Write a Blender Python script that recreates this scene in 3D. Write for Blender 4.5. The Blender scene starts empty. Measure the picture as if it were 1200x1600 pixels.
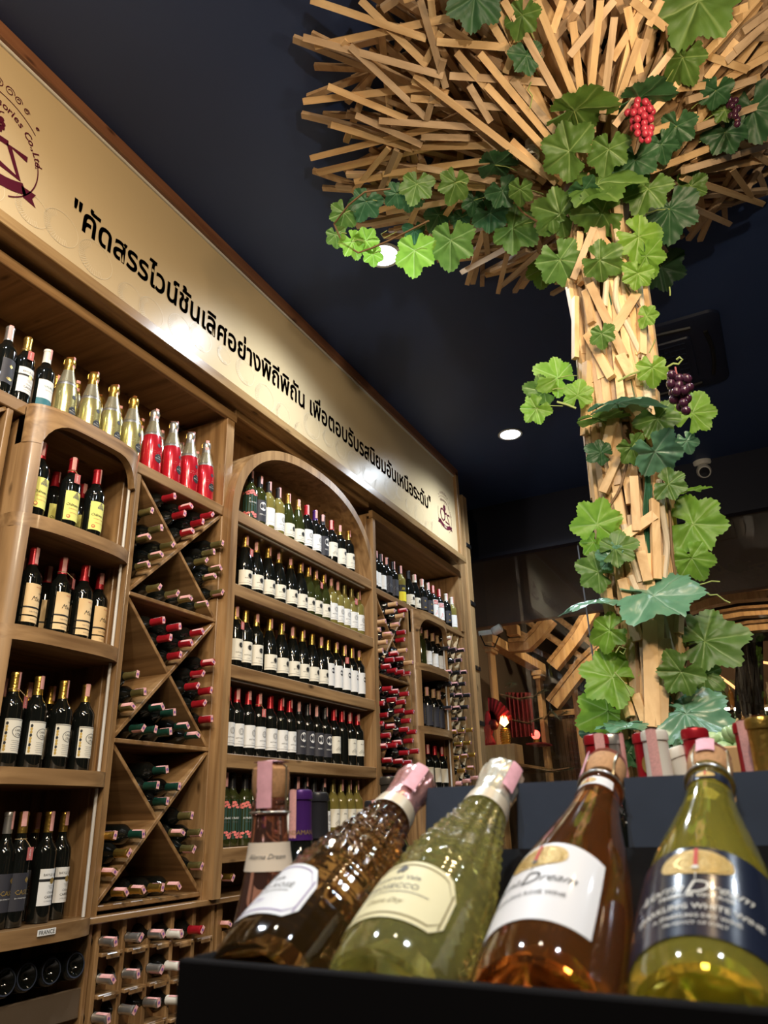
import bpy, bmesh, math, random
from mathutils import Vector, Matrix
random.seed(7)
C = bpy.context.scene.collection
SC = bpy.context.scene
PI = math.pi

# ------------------------------------------------------------------ camera
# camera stands at the origin (floor is 1.45 m below it); X runs along the bottle wall, Y towards it, Z up
FPX = 1180.0
def _n(v): return v.normalized()
ZC = _n(Vector((-92, 2880, -FPX)))
XC = Vector((650, -462, -FPX)); XC = _n(XC - ZC * XC.dot(ZC))
YC = ZC.cross(XC)
ROT = Matrix((XC, YC, ZC))            # camera axes -> world
cd = bpy.data.cameras.new('camera'); cam = bpy.data.objects.new('camera', cd); C.objects.link(cam)
cam.matrix_world = ROT.to_4x4()
cd.sensor_fit = 'VERTICAL'; cd.sensor_height = 36.0; cd.sensor_width = 27.0
cd.lens = FPX / 1600 * 36; cd.clip_start = 0.02
cd.dof.use_dof = True; cd.dof.focus_distance = 3.4; cd.dof.aperture_fstop = 9.0
SC.camera = cam

# ------------------------------------------------------------------ world and room lamps
FLOOR = -1.45; CEIL = 3.01
w = bpy.data.worlds.new('world'); SC.world = w; w.use_nodes = True
w.node_tree.nodes['Background'].inputs[0].default_value = (1.0, 0.85, 0.65, 1)
w.node_tree.nodes['Background'].inputs[1].default_value = 0.10
SC.view_settings.view_transform = 'Standard'; SC.view_settings.look = 'None'
SC.view_settings.gamma = 1.0; SC.view_settings.use_curve_mapping = False
SC.view_settings.exposure = 0.55
COOL = (0.80, 0.90, 1.0); WARM = (1.0, 0.72, 0.42)
def lamp(kind, loc, energy, color, target=None, size=0.06, angle=120, blend=0.6, area=None):
    l = bpy.data.lights.new(kind.lower() + '_lamp', kind); l.energy = energy; l.color = color
    if kind in ('SPOT', 'POINT'): l.shadow_soft_size = size
    if kind == 'SPOT': l.spot_size = math.radians(angle); l.spot_blend = blend
    if kind == 'AREA':
        l.shape = 'RECTANGLE'; l.size, l.size_y = area
    o = bpy.data.objects.new(kind.lower() + '_lamp', l); C.objects.link(o); o.location = loc
    if target is not None:
        o.rotation_euler = (Vector(target) - Vector(loc)).to_track_quat('-Z', 'Y').to_euler()
    return o
DOWN = [(3.11, 1.50), (5.58, 1.56), (0.65, 1.50), (0.65, -1.0), (3.1, -1.6), (-1.2, 0.3)]
for i, (x, y) in enumerate(DOWN):
    lamp('SPOT', (x, y, CEIL - 0.05), (115, 125, 70, 60, 55, 60)[i], COOL, (x, y, 0), 0.07, 150, 0.8)
# warm lamps: over the sign's near end, behind the camera, and on the stick tree
lamp('SPOT', (0.2, 0.9, 2.75), 60, WARM, (1.6, 2.25, 2.4), 0.10, 100, 1.0)
lamp('SPOT', (-0.9, -0.9, 2.4), 170, (1.0, 0.80, 0.55), (2.4, 2.3, 0.6), 0.25, 75, 0.9)
lamp('SPOT', (-0.6, -1.2, 2.2), 150, (1.0, 0.78, 0.50), (2.6, 0.3, 1.2), 0.12, 60, 0.9)
lamp('POINT', (1.75, -0.25, 2.0), 14, WARM, None, 0.05)
lamp('SPOT', (-0.5, -1.1, 1.0), 130, (1.0, 0.84, 0.62), (2.6, 0.1, 2.8), 0.05, 62, 0.9)
lamp('SPOT', (-1.3, -0.2, 2.9), 170, (1.0, 0.86, 0.68), (1.6, 1.4, 0.0), 0.09, 100, 0.9)
lamp('SPOT', (0.6, 0.2, 2.9), 80, (1.0, 0.88, 0.72), (2.3, 2.3, -0.3), 0.09, 95, 0.9)

# ------------------------------------------------------------------ helpers
def W(px, py):                       # viewing ray of a photo pixel, world axes
    return ROT @ Vector((px - 600, 800 - py, -FPX))
def onX(px, py, d): r = W(px, py); return r * (d / r.x)
def onY(px, py, d): r = W(px, py); return r * (d / r.y)
def onZ(px, py, d): r = W(px, py); return r * (d / r.z)
def tag(o, label=None, cat=None, group=None, kind=None):
    if label: o['label'] = label
    if cat: o['category'] = cat
    if group: o['group'] = group
    if kind: o['kind'] = kind
    return o
def empty(name, loc=(0, 0, 0), label=None, cat=None, group=None, kind=None, rot=None):
    o = bpy.data.objects.new(name, None); C.objects.link(o); o.empty_display_size = 0.05
    if rot is None: o.location = loc
    else: o.matrix_world = Matrix.Translation(loc) @ rot.to_4x4()
    return tag(o, label, cat, group, kind)
ORD = 'first second third fourth fifth sixth seventh eighth ninth tenth eleventh twelfth thirteenth fourteenth fifteenth sixteenth seventeenth eighteenth nineteenth twentieth'.split()

# materials -------------------------------------------------------
def mat(name, col, rough=0.5, metal=0.0, coat=0.0, trans=0.0, ior=1.45, emit=None, estr=0.0, spec=0.5, alpha=1.0, var=0.0, nscale=0.0, bump=0.0):
    m = bpy.data.materials.new(name); m.use_nodes = True; nt = m.node_tree; b = nt.nodes['Principled BSDF']
    b.inputs['Base Color'].default_value = (*col, 1); b.inputs['Roughness'].default_value = rough
    b.inputs['Metallic'].default_value = metal; b.inputs['Coat Weight'].default_value = coat; b.inputs['Coat Roughness'].default_value = 0.08
    b.inputs['Transmission Weight'].default_value = trans; b.inputs['IOR'].default_value = ior
    b.inputs['Specular IOR Level'].default_value = spec; b.inputs['Alpha'].default_value = alpha
    if emit: b.inputs['Emission Color'].default_value = (*emit, 1); b.inputs['Emission Strength'].default_value = estr
    if nscale:
        tc = nt.nodes.new('ShaderNodeTexCoord'); n = nt.nodes.new('ShaderNodeTexNoise'); n.inputs['Scale'].default_value = nscale
        nt.links.new(tc.outputs['Object'], n.inputs['Vector'])
        if var:
            mx = nt.nodes.new('ShaderNodeMix'); mx.data_type = 'RGBA'; mx.inputs[6].default_value = (*[c * (1 - var) for c in col], 1); mx.inputs[7].default_value = (*[min(1, c * (1 + var)) for c in col], 1)
            nt.links.new(n.outputs['Fac'], mx.inputs[0]); nt.links.new(mx.outputs[2], b.inputs['Base Color'])
        if bump:
            bp = nt.nodes.new('ShaderNodeBump'); bp.inputs['Strength'].default_value = bump; bp.inputs['Distance'].default_value = 0.01
            nt.links.new(n.outputs['Fac'], bp.inputs['Height']); nt.links.new(bp.outputs['Normal'], b.inputs['Normal'])
    return m
def wood(name, dark, light, axis, rough=0.38, coat=0.2, scale=1.0, rand=0.0, coord='Object', knots=True):
    m = bpy.data.materials.new(name); m.use_nodes = True; nt = m.node_tree; L = nt.links; N = nt.nodes.new
    b = nt.nodes['Principled BSDF']; b.inputs['Roughness'].default_value = rough
    b.inputs['Coat Weight'].default_value = coat; b.inputs['Coat Roughness'].default_value = 0.12
    tc = N('ShaderNodeTexCoord'); mp = N('ShaderNodeMapping')
    s = [22 * scale] * 3; s['xyz'.index(axis)] = 1.6 * scale; mp.inputs['Scale'].default_value = s
    L.new(tc.outputs[coord], mp.inputs['Vector'])
    oi = N('ShaderNodeObjectInfo')
    cmb = N('ShaderNodeVectorMath'); cmb.operation = 'SCALE'; cmb.inputs['Scale'].default_value = 1.0
    cx = N('ShaderNodeCombineXYZ'); ml = N('ShaderNodeMath'); ml.operation = 'MULTIPLY'; ml.inputs[1].default_value = 37.0
    L.new(oi.outputs['Random'], ml.inputs[0])
    for k in range(3): L.new(ml.outputs[0], cx.inputs[k])
    ad = N('ShaderNodeVectorMath'); ad.operation = 'ADD'; L.new(mp.outputs[0], ad.inputs[0]); L.new(cx.outputs[0], ad.inputs[1])
    n = N('ShaderNodeTexNoise'); n.inputs['Scale'].default_value = 1.0; n.inputs['Detail'].default_value = 5; n.inputs['Distortion'].default_value = 0.6
    L.new(ad.outputs[0], n.inputs['Vector'])
    r = N('ShaderNodeValToRGB'); r.color_ramp.elements[0].position = 0.32; r.color_ramp.elements[0].color = (*dark, 1)
    r.color_ramp.elements[1].position = 0.68; r.color_ramp.elements[1].color = (*light, 1)
    L.new(n.outputs['Fac'], r.inputs[0]); out = r.outputs[0]
    if knots:
        mp2 = N('ShaderNodeMapping'); s2 = [9 * scale] * 3; s2['xyz'.index(axis)] = 3.2 * scale; mp2.inputs['Scale'].default_value = s2
        L.new(tc.outputs[coord], mp2.inputs['Vector'])
        v = N('ShaderNodeTexVoronoi'); v.inputs['Scale'].default_value = 1.0; L.new(mp2.outputs[0], v.inputs['Vector'])
        kr = N('ShaderNodeValToRGB'); kr.color_ramp.elements[0].position = 0.05; kr.color_ramp.elements[0].color = (1, 1, 1, 1)
        kr.color_ramp.elements[1].position = 0.13; kr.color_ramp.elements[1].color = (0, 0, 0, 1); L.new(v.outputs['Distance'], kr.inputs[0])
        mx = N('ShaderNodeMix'); mx.data_type = 'RGBA'; L.new(kr.outputs[0], mx.inputs[0]); L.new(out, mx.inputs[6]); mx.inputs[7].default_value = (*[c * 0.35 for c in dark], 1); out = mx.outputs[2]
    if rand:
        hs = N('ShaderNodeHueSaturation'); mr = N('ShaderNodeMapRange'); mr.inputs[3].default_value = 1 - rand; mr.inputs[4].default_value = 1 + rand
        L.new(oi.outputs['Random'], mr.inputs[0]); L.new(mr.outputs[0], hs.inputs['Value']); L.new(out, hs.inputs['Color']); out = hs.outputs[0]
    L.new(out, b.inputs['Base Color'])
    bp = N('ShaderNodeBump'); bp.inputs['Strength'].default_value = 0.15; bp.inputs['Distance'].default_value = 0.003
    L.new(n.outputs['Fac'], bp.inputs['Height']); L.new(bp.outputs[0], b.inputs['Normal'])
    return m
WD, WL = (0.18, 0.095, 0.037), (0.41, 0.245, 0.108)
wx = wood('pine along x', WD, WL, 'x', rand=0.1); wy = wood('pine along y', WD, WL, 'y', rand=0.1); wz = wood('pine along z', WD, WL, 'z', rand=0.1)
wback = wood('pine backing', (0.15, 0.07, 0.025), (0.25, 0.13, 0.05), 'z', rand=0.1)
wtop = wood('trim pine along x', (0.20, 0.11, 0.045), (0.42, 0.27, 0.12), 'x', rough=0.25, coat=1.0)
wred = wood('reddish pine', (0.15, 0.06, 0.03), (0.27, 0.12, 0.06), 'x')
wstick = wood('stick pine', (0.50, 0.31, 0.145), (0.74, 0.52, 0.28), 'z', rough=0.6, coat=0.0, scale=1.0, rand=0.22, knots=False)
wthick = wood('thicket pine', (0.40, 0.25, 0.13), (0.60, 0.41, 0.24), 'x', rough=0.6, coat=0.0, knots=False)
wnode = wood('stick pine aged', (0.40, 0.27, 0.16), (0.62, 0.45, 0.29), 'z', rough=0.6, coat=0.0, scale=1.0, rand=0.25, knots=False)
whall = wood('warm hall pine', (0.42, 0.24, 0.10), (0.62, 0.40, 0.18), 'z', rough=0.5, coat=0.1, rand=0.1)
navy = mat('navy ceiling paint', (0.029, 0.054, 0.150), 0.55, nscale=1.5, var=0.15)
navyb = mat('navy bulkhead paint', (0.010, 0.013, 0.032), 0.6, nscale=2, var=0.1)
brownp = mat('brown painted board', (0.10, 0.070, 0.055), 0.7, nscale=1.2, var=0.25)
wallp = mat('dim wall paint', (0.10, 0.07, 0.045), 0.7, nscale=3, var=0.15)
floorm = mat('dark floor', (0.07, 0.05, 0.035), 0.35, nscale=4, var=0.3)
white = mat('white plastic', (0.75, 0.75, 0.73), 0.35)
stripm = mat('milky light strip', (0.62, 0.60, 0.56), 0.4)
black = mat('matt black board', (0.0045, 0.004, 0.0045), 0.8, spec=0.12)
slate = mat('navy slate card', (0.048, 0.066, 0.108), 0.6, nscale=30, var=0.15)
iron = mat('black iron', (0.015, 0.015, 0.015), 0.4)
bglass = mat('dark bottle glass', (0.006, 0.007, 0.006), 0.06, coat=0.6, spec=0.6)
gglass = mat('olive bottle glass', (0.030, 0.036, 0.009), 0.07, coat=0.6)
yglass = mat('straw wine in clear glass', (0.20, 0.17, 0.045), 0.07, coat=0.6)
goldfoil = mat('gold foil', (0.62, 0.40, 0.09), 0.28, metal=0.9, nscale=120, bump=0.15)
olivefoil = mat('olive gold foil', (0.26, 0.22, 0.08), 0.32, metal=0.7)
redfoil = mat('red foil', (0.42, 0.015, 0.025), 0.28, metal=0.35)
greenfoil = mat('dark green foil', (0.012, 0.055, 0.035), 0.3, metal=0.3)
blackfoil = mat('black foil', (0.018, 0.018, 0.022), 0.3)
palefoil = mat('pale champagne foil', (0.60, 0.55, 0.38), 0.25, metal=0.75); silverfoil = mat('silver foil', (0.62, 0.60, 0.56), 0.3, metal=0.85)
whitefoil = mat('white foil', (0.75, 0.72, 0.64), 0.4)
purplefoil = mat('purple foil', (0.07, 0.02, 0.16), 0.28, metal=0.3)
tanfoil = mat('tan foil', (0.60, 0.38, 0.20), 0.4)
pink = mat('pink tax paper', (0.80, 0.42, 0.40), 0.75, nscale=500, var=0.25)
crest = mat('violet crest print', (0.25, 0.10, 0.32), 0.8)
tagm = mat('dusty red tag', (0.50, 0.13, 0.12), 0.7)
twine = mat('twine', (0.45, 0.32, 0.16), 0.9)
ivory = mat('ivory label paper', (0.80, 0.76, 0.64), 0.7)
paper = mat('white label paper', (0.82, 0.82, 0.80), 0.7)
peach = mat('peach label paper', (0.85, 0.62, 0.33), 0.7, nscale=12, var=0.08)
yellowp = mat('yellow label paper', (0.82, 0.80, 0.22), 0.7)
charcoal = mat('charcoal label paper', (0.035, 0.035, 0.045), 0.6)
tealp = mat('teal label band', (0.03, 0.16, 0.20), 0.6)
ink = mat('black ink', (0.012, 0.012, 0.012), 0.6); greyink = mat('grey ink', (0.14, 0.14, 0.14), 0.7)
goldink = mat('gold ink', (0.60, 0.42, 0.12), 0.35, metal=0.6); redink = mat('red ink', (0.55, 0.06, 0.05), 0.6)
coral = mat('coral print', (0.85, 0.22, 0.20), 0.6); floral = mat('dark green floral label', (0.02, 0.06, 0.045), 0.6)
brightyel = mat('bright yellow label', (0.85, 0.72, 0.03), 0.6)
champgold = mat('gold sparkling bottle coating', (0.62, 0.56, 0.24), 0.22, metal=0.75, coat=0.6)
champred = mat('red sparkling bottle coating', (0.55, 0.015, 0.03), 0.2, metal=0.35, coat=0.6)
maroon = mat('maroon lettering', (0.075, 0.006, 0.018), 0.6, spec=0.2)
signm = mat('cream sign film', (0.54, 0.42, 0.25), 0.30, spec=0.14)
signline = mat('pale line art', (0.66, 0.56, 0.38), 0.4)

# mesh building ----------------------------------------------------
class MB:
    def __init__(s): s.v = []; s.f = []; s.m = []; s.mats = []
    def mi(s, m):
        if m not in s.mats: s.mats.append(m)
        return s.mats.index(m)
    def add(s, vs, fs, m):
        o = len(s.v); s.v += [Vector(v) for v in vs]; i = s.mi(m)
        for f in fs: s.f.append([a + o for a in f]); s.m.append(i)
        return s
    def box(s, x0, x1, y0, y1, z0, z1, m):
        v = [(x, y, z) for x in (x0, x1) for y in (y0, y1) for z in (z0, z1)]
        return s.add(v, [(0, 1, 3, 2), (4, 6, 7, 5), (0, 4, 5, 1), (2, 3, 7, 6), (0, 2, 6, 4), (1, 5, 7, 3)], m)
    def lathe(s, prof, n, m, mx=None, cap0=True, cap1=True, bumpf=None):
        vs = []
        for r, z in prof:
            for k in range(n):
                a = 2 * PI * k / n; rr = r + (bumpf(a, z) if bumpf else 0)
                vs.append(Vector((rr * math.sin(a), -rr * math.cos(a), z)))
        fs = []
        for i in range(len(prof) - 1):
            for k in range(n):
                k2 = (k + 1) % n; fs.append((i * n + k, i * n + k2, (i + 1) * n + k2, (i + 1) * n + k))
        if cap0: fs.append(tuple(range(n - 1, -1, -1)))
        if cap1: fs.append(tuple((len(prof) - 1) * n + k for k in range(n)))
        if mx is not None: vs = [mx @ v for v in vs]
        return s.add(vs, fs, m)
    def tube(s, pts, r, m, n=6, closed=False):
        pts = [Vector(p) for p in pts]; vs = []; fs = []; N = len(pts); ref = Vector((0.13, 0.27, 0.95))
        for i, p in enumerate(pts):
            t = (pts[min(i + 1, N - 1)] - pts[max(i - 1, 0)]).normalized()
            a = t.cross(ref)
            if a.length < 0.05: a = t.cross(Vector((1, 0, 0)))
            a.normalize(); b = t.cross(a); rr = r[i] if isinstance(r, (list, tuple)) else r
            for k in range(n):
                q = 2 * PI * k / n; vs.append(p + a * (rr * math.cos(q)) + b * (rr * math.sin(q)))
        for i in range(N - 1):
            for k in range(n): fs.append((i * n + k, i * n + (k + 1) % n, (i + 1) * n + (k + 1) % n, (i + 1) * n + k))
        fs.append(tuple(range(n - 1, -1, -1))); fs.append(tuple((N - 1) * n + k for k in range(n)))
        return s.add(vs, fs, m)
    def sphere(s, c, r, m, nu=8, nv=6, sq=(1, 1, 1)):
        prof = [(math.sin(PI * i / nv) * r if 0 < i < nv else r * 0.02, -math.cos(PI * i / nv) * r) for i in range(nv + 1)]
        return s.lathe(prof, nu, m, Matrix.Translation(c) @ Matrix.Diagonal((*sq, 1)))
    def mesh(s, name, smooth=True, bevel=0.0):
        me = bpy.data.meshes.new(name); me.from_pydata([tuple(v) for v in s.v], [], s.f)
        for m in s.mats: me.materials.append(m)
        me.polygons.foreach_set('material_index', s.m)
        me.update()
        if bevel:
            bm = bmesh.new(); bm.from_mesh(me); bmesh.ops.recalc_face_normals(bm, faces=bm.faces)
            bmesh.ops.bevel(bm, geom=list(bm.edges), offset=bevel, segments=1, affect='EDGES', clamp_overlap=True); bm.to_mesh(me); bm.free()
        if smooth:
            me.polygons.foreach_set('use_smooth', [True] * len(me.polygons))
            try: me.set_sharp_from_angle(angle=math.radians(38))
            except Exception: pass
        return me
    def build(s, name, parent=None, smooth=True, bevel=0.0, local=False):
        if parent is not None and not local:
            off = Vector(parent['_o']) if '_o' in parent else parent.matrix_basis.translation
            s.v = [v - off for v in s.v]
        me = s.mesh(name, smooth, bevel)
        return link(name, me, parent)
def link(name, me, parent=None, mx=None):
    o = bpy.data.objects.new(name, me); C.objects.link(o); o.parent = parent
    if mx is not None: o.matrix_basis = mx
    return o
def board(name, parent, x0, x1, y0, y1, z0, z1, m, bevel=0.003):
    return MB().box(x0, x1, y0, y1, z0, z1, m).build(name, parent, smooth=False, bevel=bevel)
def bar(name, parent, p0, p1, wdt, h, side, m, bevel=0.002):
    p0 = Vector(p0); p1 = Vector(p1); t = (p1 - p0).normalized(); s = Vector(side); s = (s - t * s.dot(t)).normalized(); u = t.cross(s)
    vs = []
    for p in (p0, p1):
        for a in (-1, 1):
            for b in (-1, 1): vs.append(p + s * (a * wdt / 2) + u * (b * h / 2))
    mb = MB().add(vs, [(0, 1, 3, 2), (4, 6, 7, 5), (0, 4, 5, 1), (2, 3, 7, 6), (0, 2, 6, 4), (1, 5, 7, 3)], m)
    return mb.build(name, parent, smooth=False, bevel=bevel)
_tx = {}
def text2d(s, shear=0.0, offset=0.0, res=2, bev=0.0):
    key = (s, shear, offset, res, bev)
    if key in _tx: return _tx[key]
    c = bpy.data.curves.new('lettering', 'FONT'); c.body = s; c.align_x = 'CENTER'; c.shear = shear; c.resolution_u = res; c.offset = offset
    if bev: c.bevel_depth = bev; c.bevel_resolution = 0
    o = bpy.data.objects.new('lettering', c); C.objects.link(o)
    bpy.context.view_layer.update()
    dg = bpy.context.evaluated_depsgraph_get(); m = o.evaluated_get(dg).to_mesh()
    vs = [(v.co.x, v.co.y) for v in m.vertices]; fs = [tuple(p.vertices) for p in m.polygons]
    bpy.data.objects.remove(o); bpy.data.curves.remove(c)
    _tx[key] = (vs, fs); return vs, fs

# ------------------------------------------------------------------ setting
def struct(name, x0, x1, y0, y1, z0, z1, m):
    o = MB().box(x0, x1, y0, y1, z0, z1, m).build(name, smooth=False); o['kind'] = 'structure'; return o
struct('floor', -3, 13.2, -4, 3.6, FLOOR - 0.1, FLOOR, floorm)
struct('ceiling', -3, 7.0, -4, 2.78, CEIL, CEIL + 0.1, navy)
struct('wall_left', -3, 6.9, 2.68, 2.78, FLOOR, CEIL, wallp)
struct('wall_back', -3.1, -3.0, -4, 2.78, FLOOR, CEIL, wallp)
struct('wall_right', -3, 13.2, -4.1, -4, FLOOR, CEIL + 0.5, wallp)
BH = 2.46
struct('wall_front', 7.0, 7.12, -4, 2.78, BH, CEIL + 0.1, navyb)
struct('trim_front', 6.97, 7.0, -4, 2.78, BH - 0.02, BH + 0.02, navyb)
# glass partition: three panes
glassm = mat('clear partition glass', (0.96, 0.98, 0.97), 0.0, trans=1.0, ior=1.45)
for k, (a, b) in enumerate([(2.78, 1.42), (1.41, -0.9), (-0.91, -4.0)]):
    struct('window_%d' % (k + 1), 7.035, 7.045, b, a, FLOOR, BH, glassm)
for k, yy in enumerate((1.415, -0.905)):
    struct('trim_%d' % (k + 1), 7.028, 7.052, yy - 0.006, yy + 0.006, FLOOR, BH, mat('pane seam', (0.10, 0.10, 0.11), 0.3))
# hall beyond the glass
struct('wall_hall_upper', 7.6, 7.7, -4, 3.6, 1.90, CEIL + 0.5, brownp)
struct('wall_hall_left', 7.12, 13.2, 3.05, 3.15, FLOOR, CEIL + 0.5, wallp)
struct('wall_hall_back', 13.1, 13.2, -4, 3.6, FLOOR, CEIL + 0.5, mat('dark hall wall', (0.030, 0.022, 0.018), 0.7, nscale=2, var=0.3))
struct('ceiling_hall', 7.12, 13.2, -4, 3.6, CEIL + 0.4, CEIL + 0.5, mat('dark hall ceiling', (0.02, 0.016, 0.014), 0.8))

# recessed downlights
emitm = mat('lit lamp diffuser', (1, 1, 1), 0.5, emit=(0.86, 0.93, 1.0), estr=14)
for i, (x, y) in enumerate(DOWN):
    r = empty('downlight', (x, y, CEIL), ('round white downlight half hidden by the hanging vine leaves', 'round white downlight in the open ceiling near the glass wall',
        'round white downlight above the near end of the sign', 'round white downlight above the display crate', 'round white downlight on the far side of the stick tree', 'round white downlight above the shop entrance')[i], 'ceiling light', 'recessed ceiling downlights')
    MB().lathe([(0.098, CEIL), (0.104, CEIL - 0.006), (0.098, CEIL - 0.012), (0.084, CEIL - 0.010), (0.080, CEIL - 0.002)], 32, white, Matrix.Translation((x, y, 0)), False, False).build('trim_ring', r)
    MB().lathe([(0.001, CEIL - 0.006), (0.082, CEIL - 0.006)], 32, emitm, Matrix.Translation((x, y, 0)), False, False).build('diffuser', r)

# ceiling cassette air conditioner
acm = mat('navy painted plastic', (0.014, 0.020, 0.048), 0.42)
AX, AY = 5.08, 0.32
ac = empty('ceiling_air_conditioner', (AX, AY, CEIL), 'dark navy cassette air conditioner set in the ceiling behind the tree', 'air conditioner')
def rsq(h, rc, n=8):
    pts = []
    for cx_, cy_, a0 in ((h - rc, h - rc, 0), (-h + rc, h - rc, 90), (-h + rc, -h + rc, 180), (h - rc, -h + rc, 270)):
        for k in range(n + 1):
            a = math.radians(a0 + 90 * k / n); pts.append((cx_ + rc * math.cos(a), cy_ + rc * math.sin(a)))
    return pts
def ring(mb, levels, m, cx_, cy_, cap=True):
    n = len(levels[0][0]); vs = []; fs = []
    for pts, z in levels: vs += [(cx_ + p[0], cy_ + p[1], z) for p in pts]
    for i in range(len(levels) - 1):
        for k in range(n): fs.append((i * n + k, i * n + (k + 1) % n, (i + 1) * n + (k + 1) % n, (i + 1) * n + k))
    if cap: fs.append(tuple((len(levels) - 1) * n + k for k in range(n)))
    mb.add(vs, fs, m)
mb = MB(); ring(mb, [(rsq(0.49, 0.08), CEIL), (rsq(0.485, 0.08), CEIL - 0.02), (rsq(0.46, 0.10), CEIL - 0.030), (rsq(0.33, 0.06), CEIL - 0.030)], acm, AX, AY); mb.build('cover', ac)
mb = MB(); ring(mb, [(rsq(0.29, 0.03), CEIL - 0.030), (rsq(0.285, 0.03), CEIL - 0.042), (rsq(0.25, 0.02), CEIL - 0.042)], acm, AX, AY); mb.build('grille_frame', ac)
for k in range(15):
    MB().box(AX - 0.24, AX + 0.24, AY - 0.24 + k * 0.0343 - 0.004, AY - 0.24 + k * 0.0343 + 0.004, CEIL - 0.052, CEIL - 0.042, acm).build('slat', ac, smooth=False)
for k in range(8):
    MB().box(AX - 0.24 + k * 0.0686 - 0.003, AX - 0.24 + k * 0.0686 + 0.003, AY - 0.245, AY + 0.245, CEIL - 0.050, CEIL - 0.043, acm).build('crossbar', ac, smooth=False)
for dx, dy in ((1, 0), (-1, 0), (0, 1), (0, -1)):
    pts = []
    for k in range(9):
        t = -1 + 2 * k / 8; u = 0.385 + 0.025 * (1 - t * t)
        pts.append((AX + dx * u + dy * t * 0.30, AY + dy * u + dx * t * 0.30, CEIL - 0.033))
    MB().tube(pts, 0.014, iron, 6).build('air_vane', ac)

# dome camera on ceiling
cc = onZ(1097, 722, CEIL)
r = empty('security_camera', cc, 'small white security camera on the ceiling beside the trunk', 'security camera')
d = (Vector((3, -0.2, 0.5)) - cc).normalized()
q = (-d).to_track_quat('Z', 'Y').to_matrix().to_4x4()
MB().lathe([(0.085, 0.0), (0.085, -0.03), (0.075, -0.045)], 24, white, Matrix.Translation(cc)).build('mounting_plate', r)
MB().lathe([(0.03, 0), (0.03, -0.07)], 12, white, Matrix.Translation(cc)).build('neck', r)
hc = cc + Vector((-0.02, 0, -0.10))
MB().lathe([(0.02, 0.07), (0.058, 0.06), (0.066, 0.02), (0.066, -0.03), (0.055, -0.06)], 20, white, Matrix.Translation(hc) @ q).build('housing', r)
MB().lathe([(0.045, -0.0605), (0.045, -0.066), (0.02, -0.07)], 20, mat('lens glass', (0.02, 0.02, 0.03), 0.1), Matrix.Translation(hc) @ q).build('lens', r)

# ------------------------------------------------------------------ the wall of cabinets.  u, v below are X/Y and Z/Y ratios; K is the front plane
K = 2.30; KB = 2.64
def ux(u): return u * K
# bottle shapes
BORD = [(0.030, 0), (0.0355, 0.002), (0.0375, 0.008), (0.0378, 0.185), (0.0365, 0.198), (0.031, 0.210), (0.022, 0.222), (0.0165, 0.235), (0.0145, 0.250), (0.0140, 0.300)]
BURG = [(0.033, 0), (0.0395, 0.003), (0.0412, 0.010), (0.0412, 0.130), (0.0395, 0.155), (0.034, 0.185), (0.026, 0.212), (0.0185, 0.235), (0.0150, 0.255), (0.0142, 0.300)]
SPRK = [(0.036, 0), (0.0425, 0.003), (0.0440, 0.010), (0.0440, 0.125), (0.0425, 0.150), (0.037, 0.182), (0.029, 0.212), (0.0215, 0.240), (0.0175, 0.265), (0.0165, 0.300)]
TALL = [(0.028, 0), (0.0335, 0.002), (0.0350, 0.008), (0.0350, 0.200), (0.0335, 0.213), (0.0270, 0.226), (0.019, 0.238), (0.0150, 0.250), (0.0135, 0.262), (0.0130, 0.325)]
def rad(prof, z):
    for (r0, z0), (r1, z1) in zip(prof, prof[1:]):
        if z0 <= z <= z1: return r0 + (r1 - r0) * (z - z0) / max(1e-6, z1 - z0)
    return prof[-1][0]
def patch(mb, prof, z0, z1, a0, a1, m, eps=0.0005, n=10, shape=None):
    vs = []; fs = []; nz = 1 if z1 - z0 < 0.05 else 3
    if prof[3][0] != prof[2][0] or z1 > prof[3][1]: nz = 6
    for i in range(nz + 1):
        for k in range(n + 1):
            a = math.radians(a0 + (a1 - a0) * k / n); z = z0 + (z1 - z0) * i / nz
            if shape: z = shape(a, z, i / nz)
            r = rad(prof, z) + eps; vs.append((r * math.sin(a), -r * math.cos(a), z))
    for i in range(nz):
        for k in range(n): q = i * (n + 1) + k; fs.append((q, q + 1, q + n + 2, q + n + 1))
    mb.add(vs, fs, m)
def disc(mb, prof, zc, rr, m, a0=0, eps=0.0009, n=14, ry=None, hole=0.0):
    vs = []; ry = ry or rr; R = rad(prof, zc)
    if hole == 0:
        vs.append((0, zc)); vs = [(0.0, zc)] + [(rr * math.cos(2 * PI * k / n), zc + ry * math.sin(2 * PI * k / n)) for k in range(n)]
        fs = [(0, 1 + k, 1 + (k + 1) % n) for k in range(n)]
    else:
        vs = [(rr * q * math.cos(2 * PI * k / n), zc + ry * q * math.sin(2 * PI * k / n)) for q in (hole, 1) for k in range(n)]
        fs = [(k, (k + 1) % n, n + (k + 1) % n, n + k) for k in range(n)]
    out = []
    for x, z in vs:
        r = rad(prof, z) + eps; a = x / R + math.radians(a0); out.append((r * math.sin(a), -r * math.cos(a), z))
    mb.add(out, fs, m)
def wrap_text(mb, prof, s, size, z, m, a0=0, shear=0.0, offset=0.0, eps=0.0009, sx=1.0, arc=0.0, res=1):
    vs, fs = text2d(s, shear, offset, res); R = rad(prof, z); out = []
    for x, y in vs:
        zz = z + y * size - arc * (x * size) ** 2; r = rad(prof, zz) + eps; a = x * size * sx / R + math.radians(a0); out.append((r * math.sin(a), -r * math.cos(a), zz))
    mb.add(out, fs, m)
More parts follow.
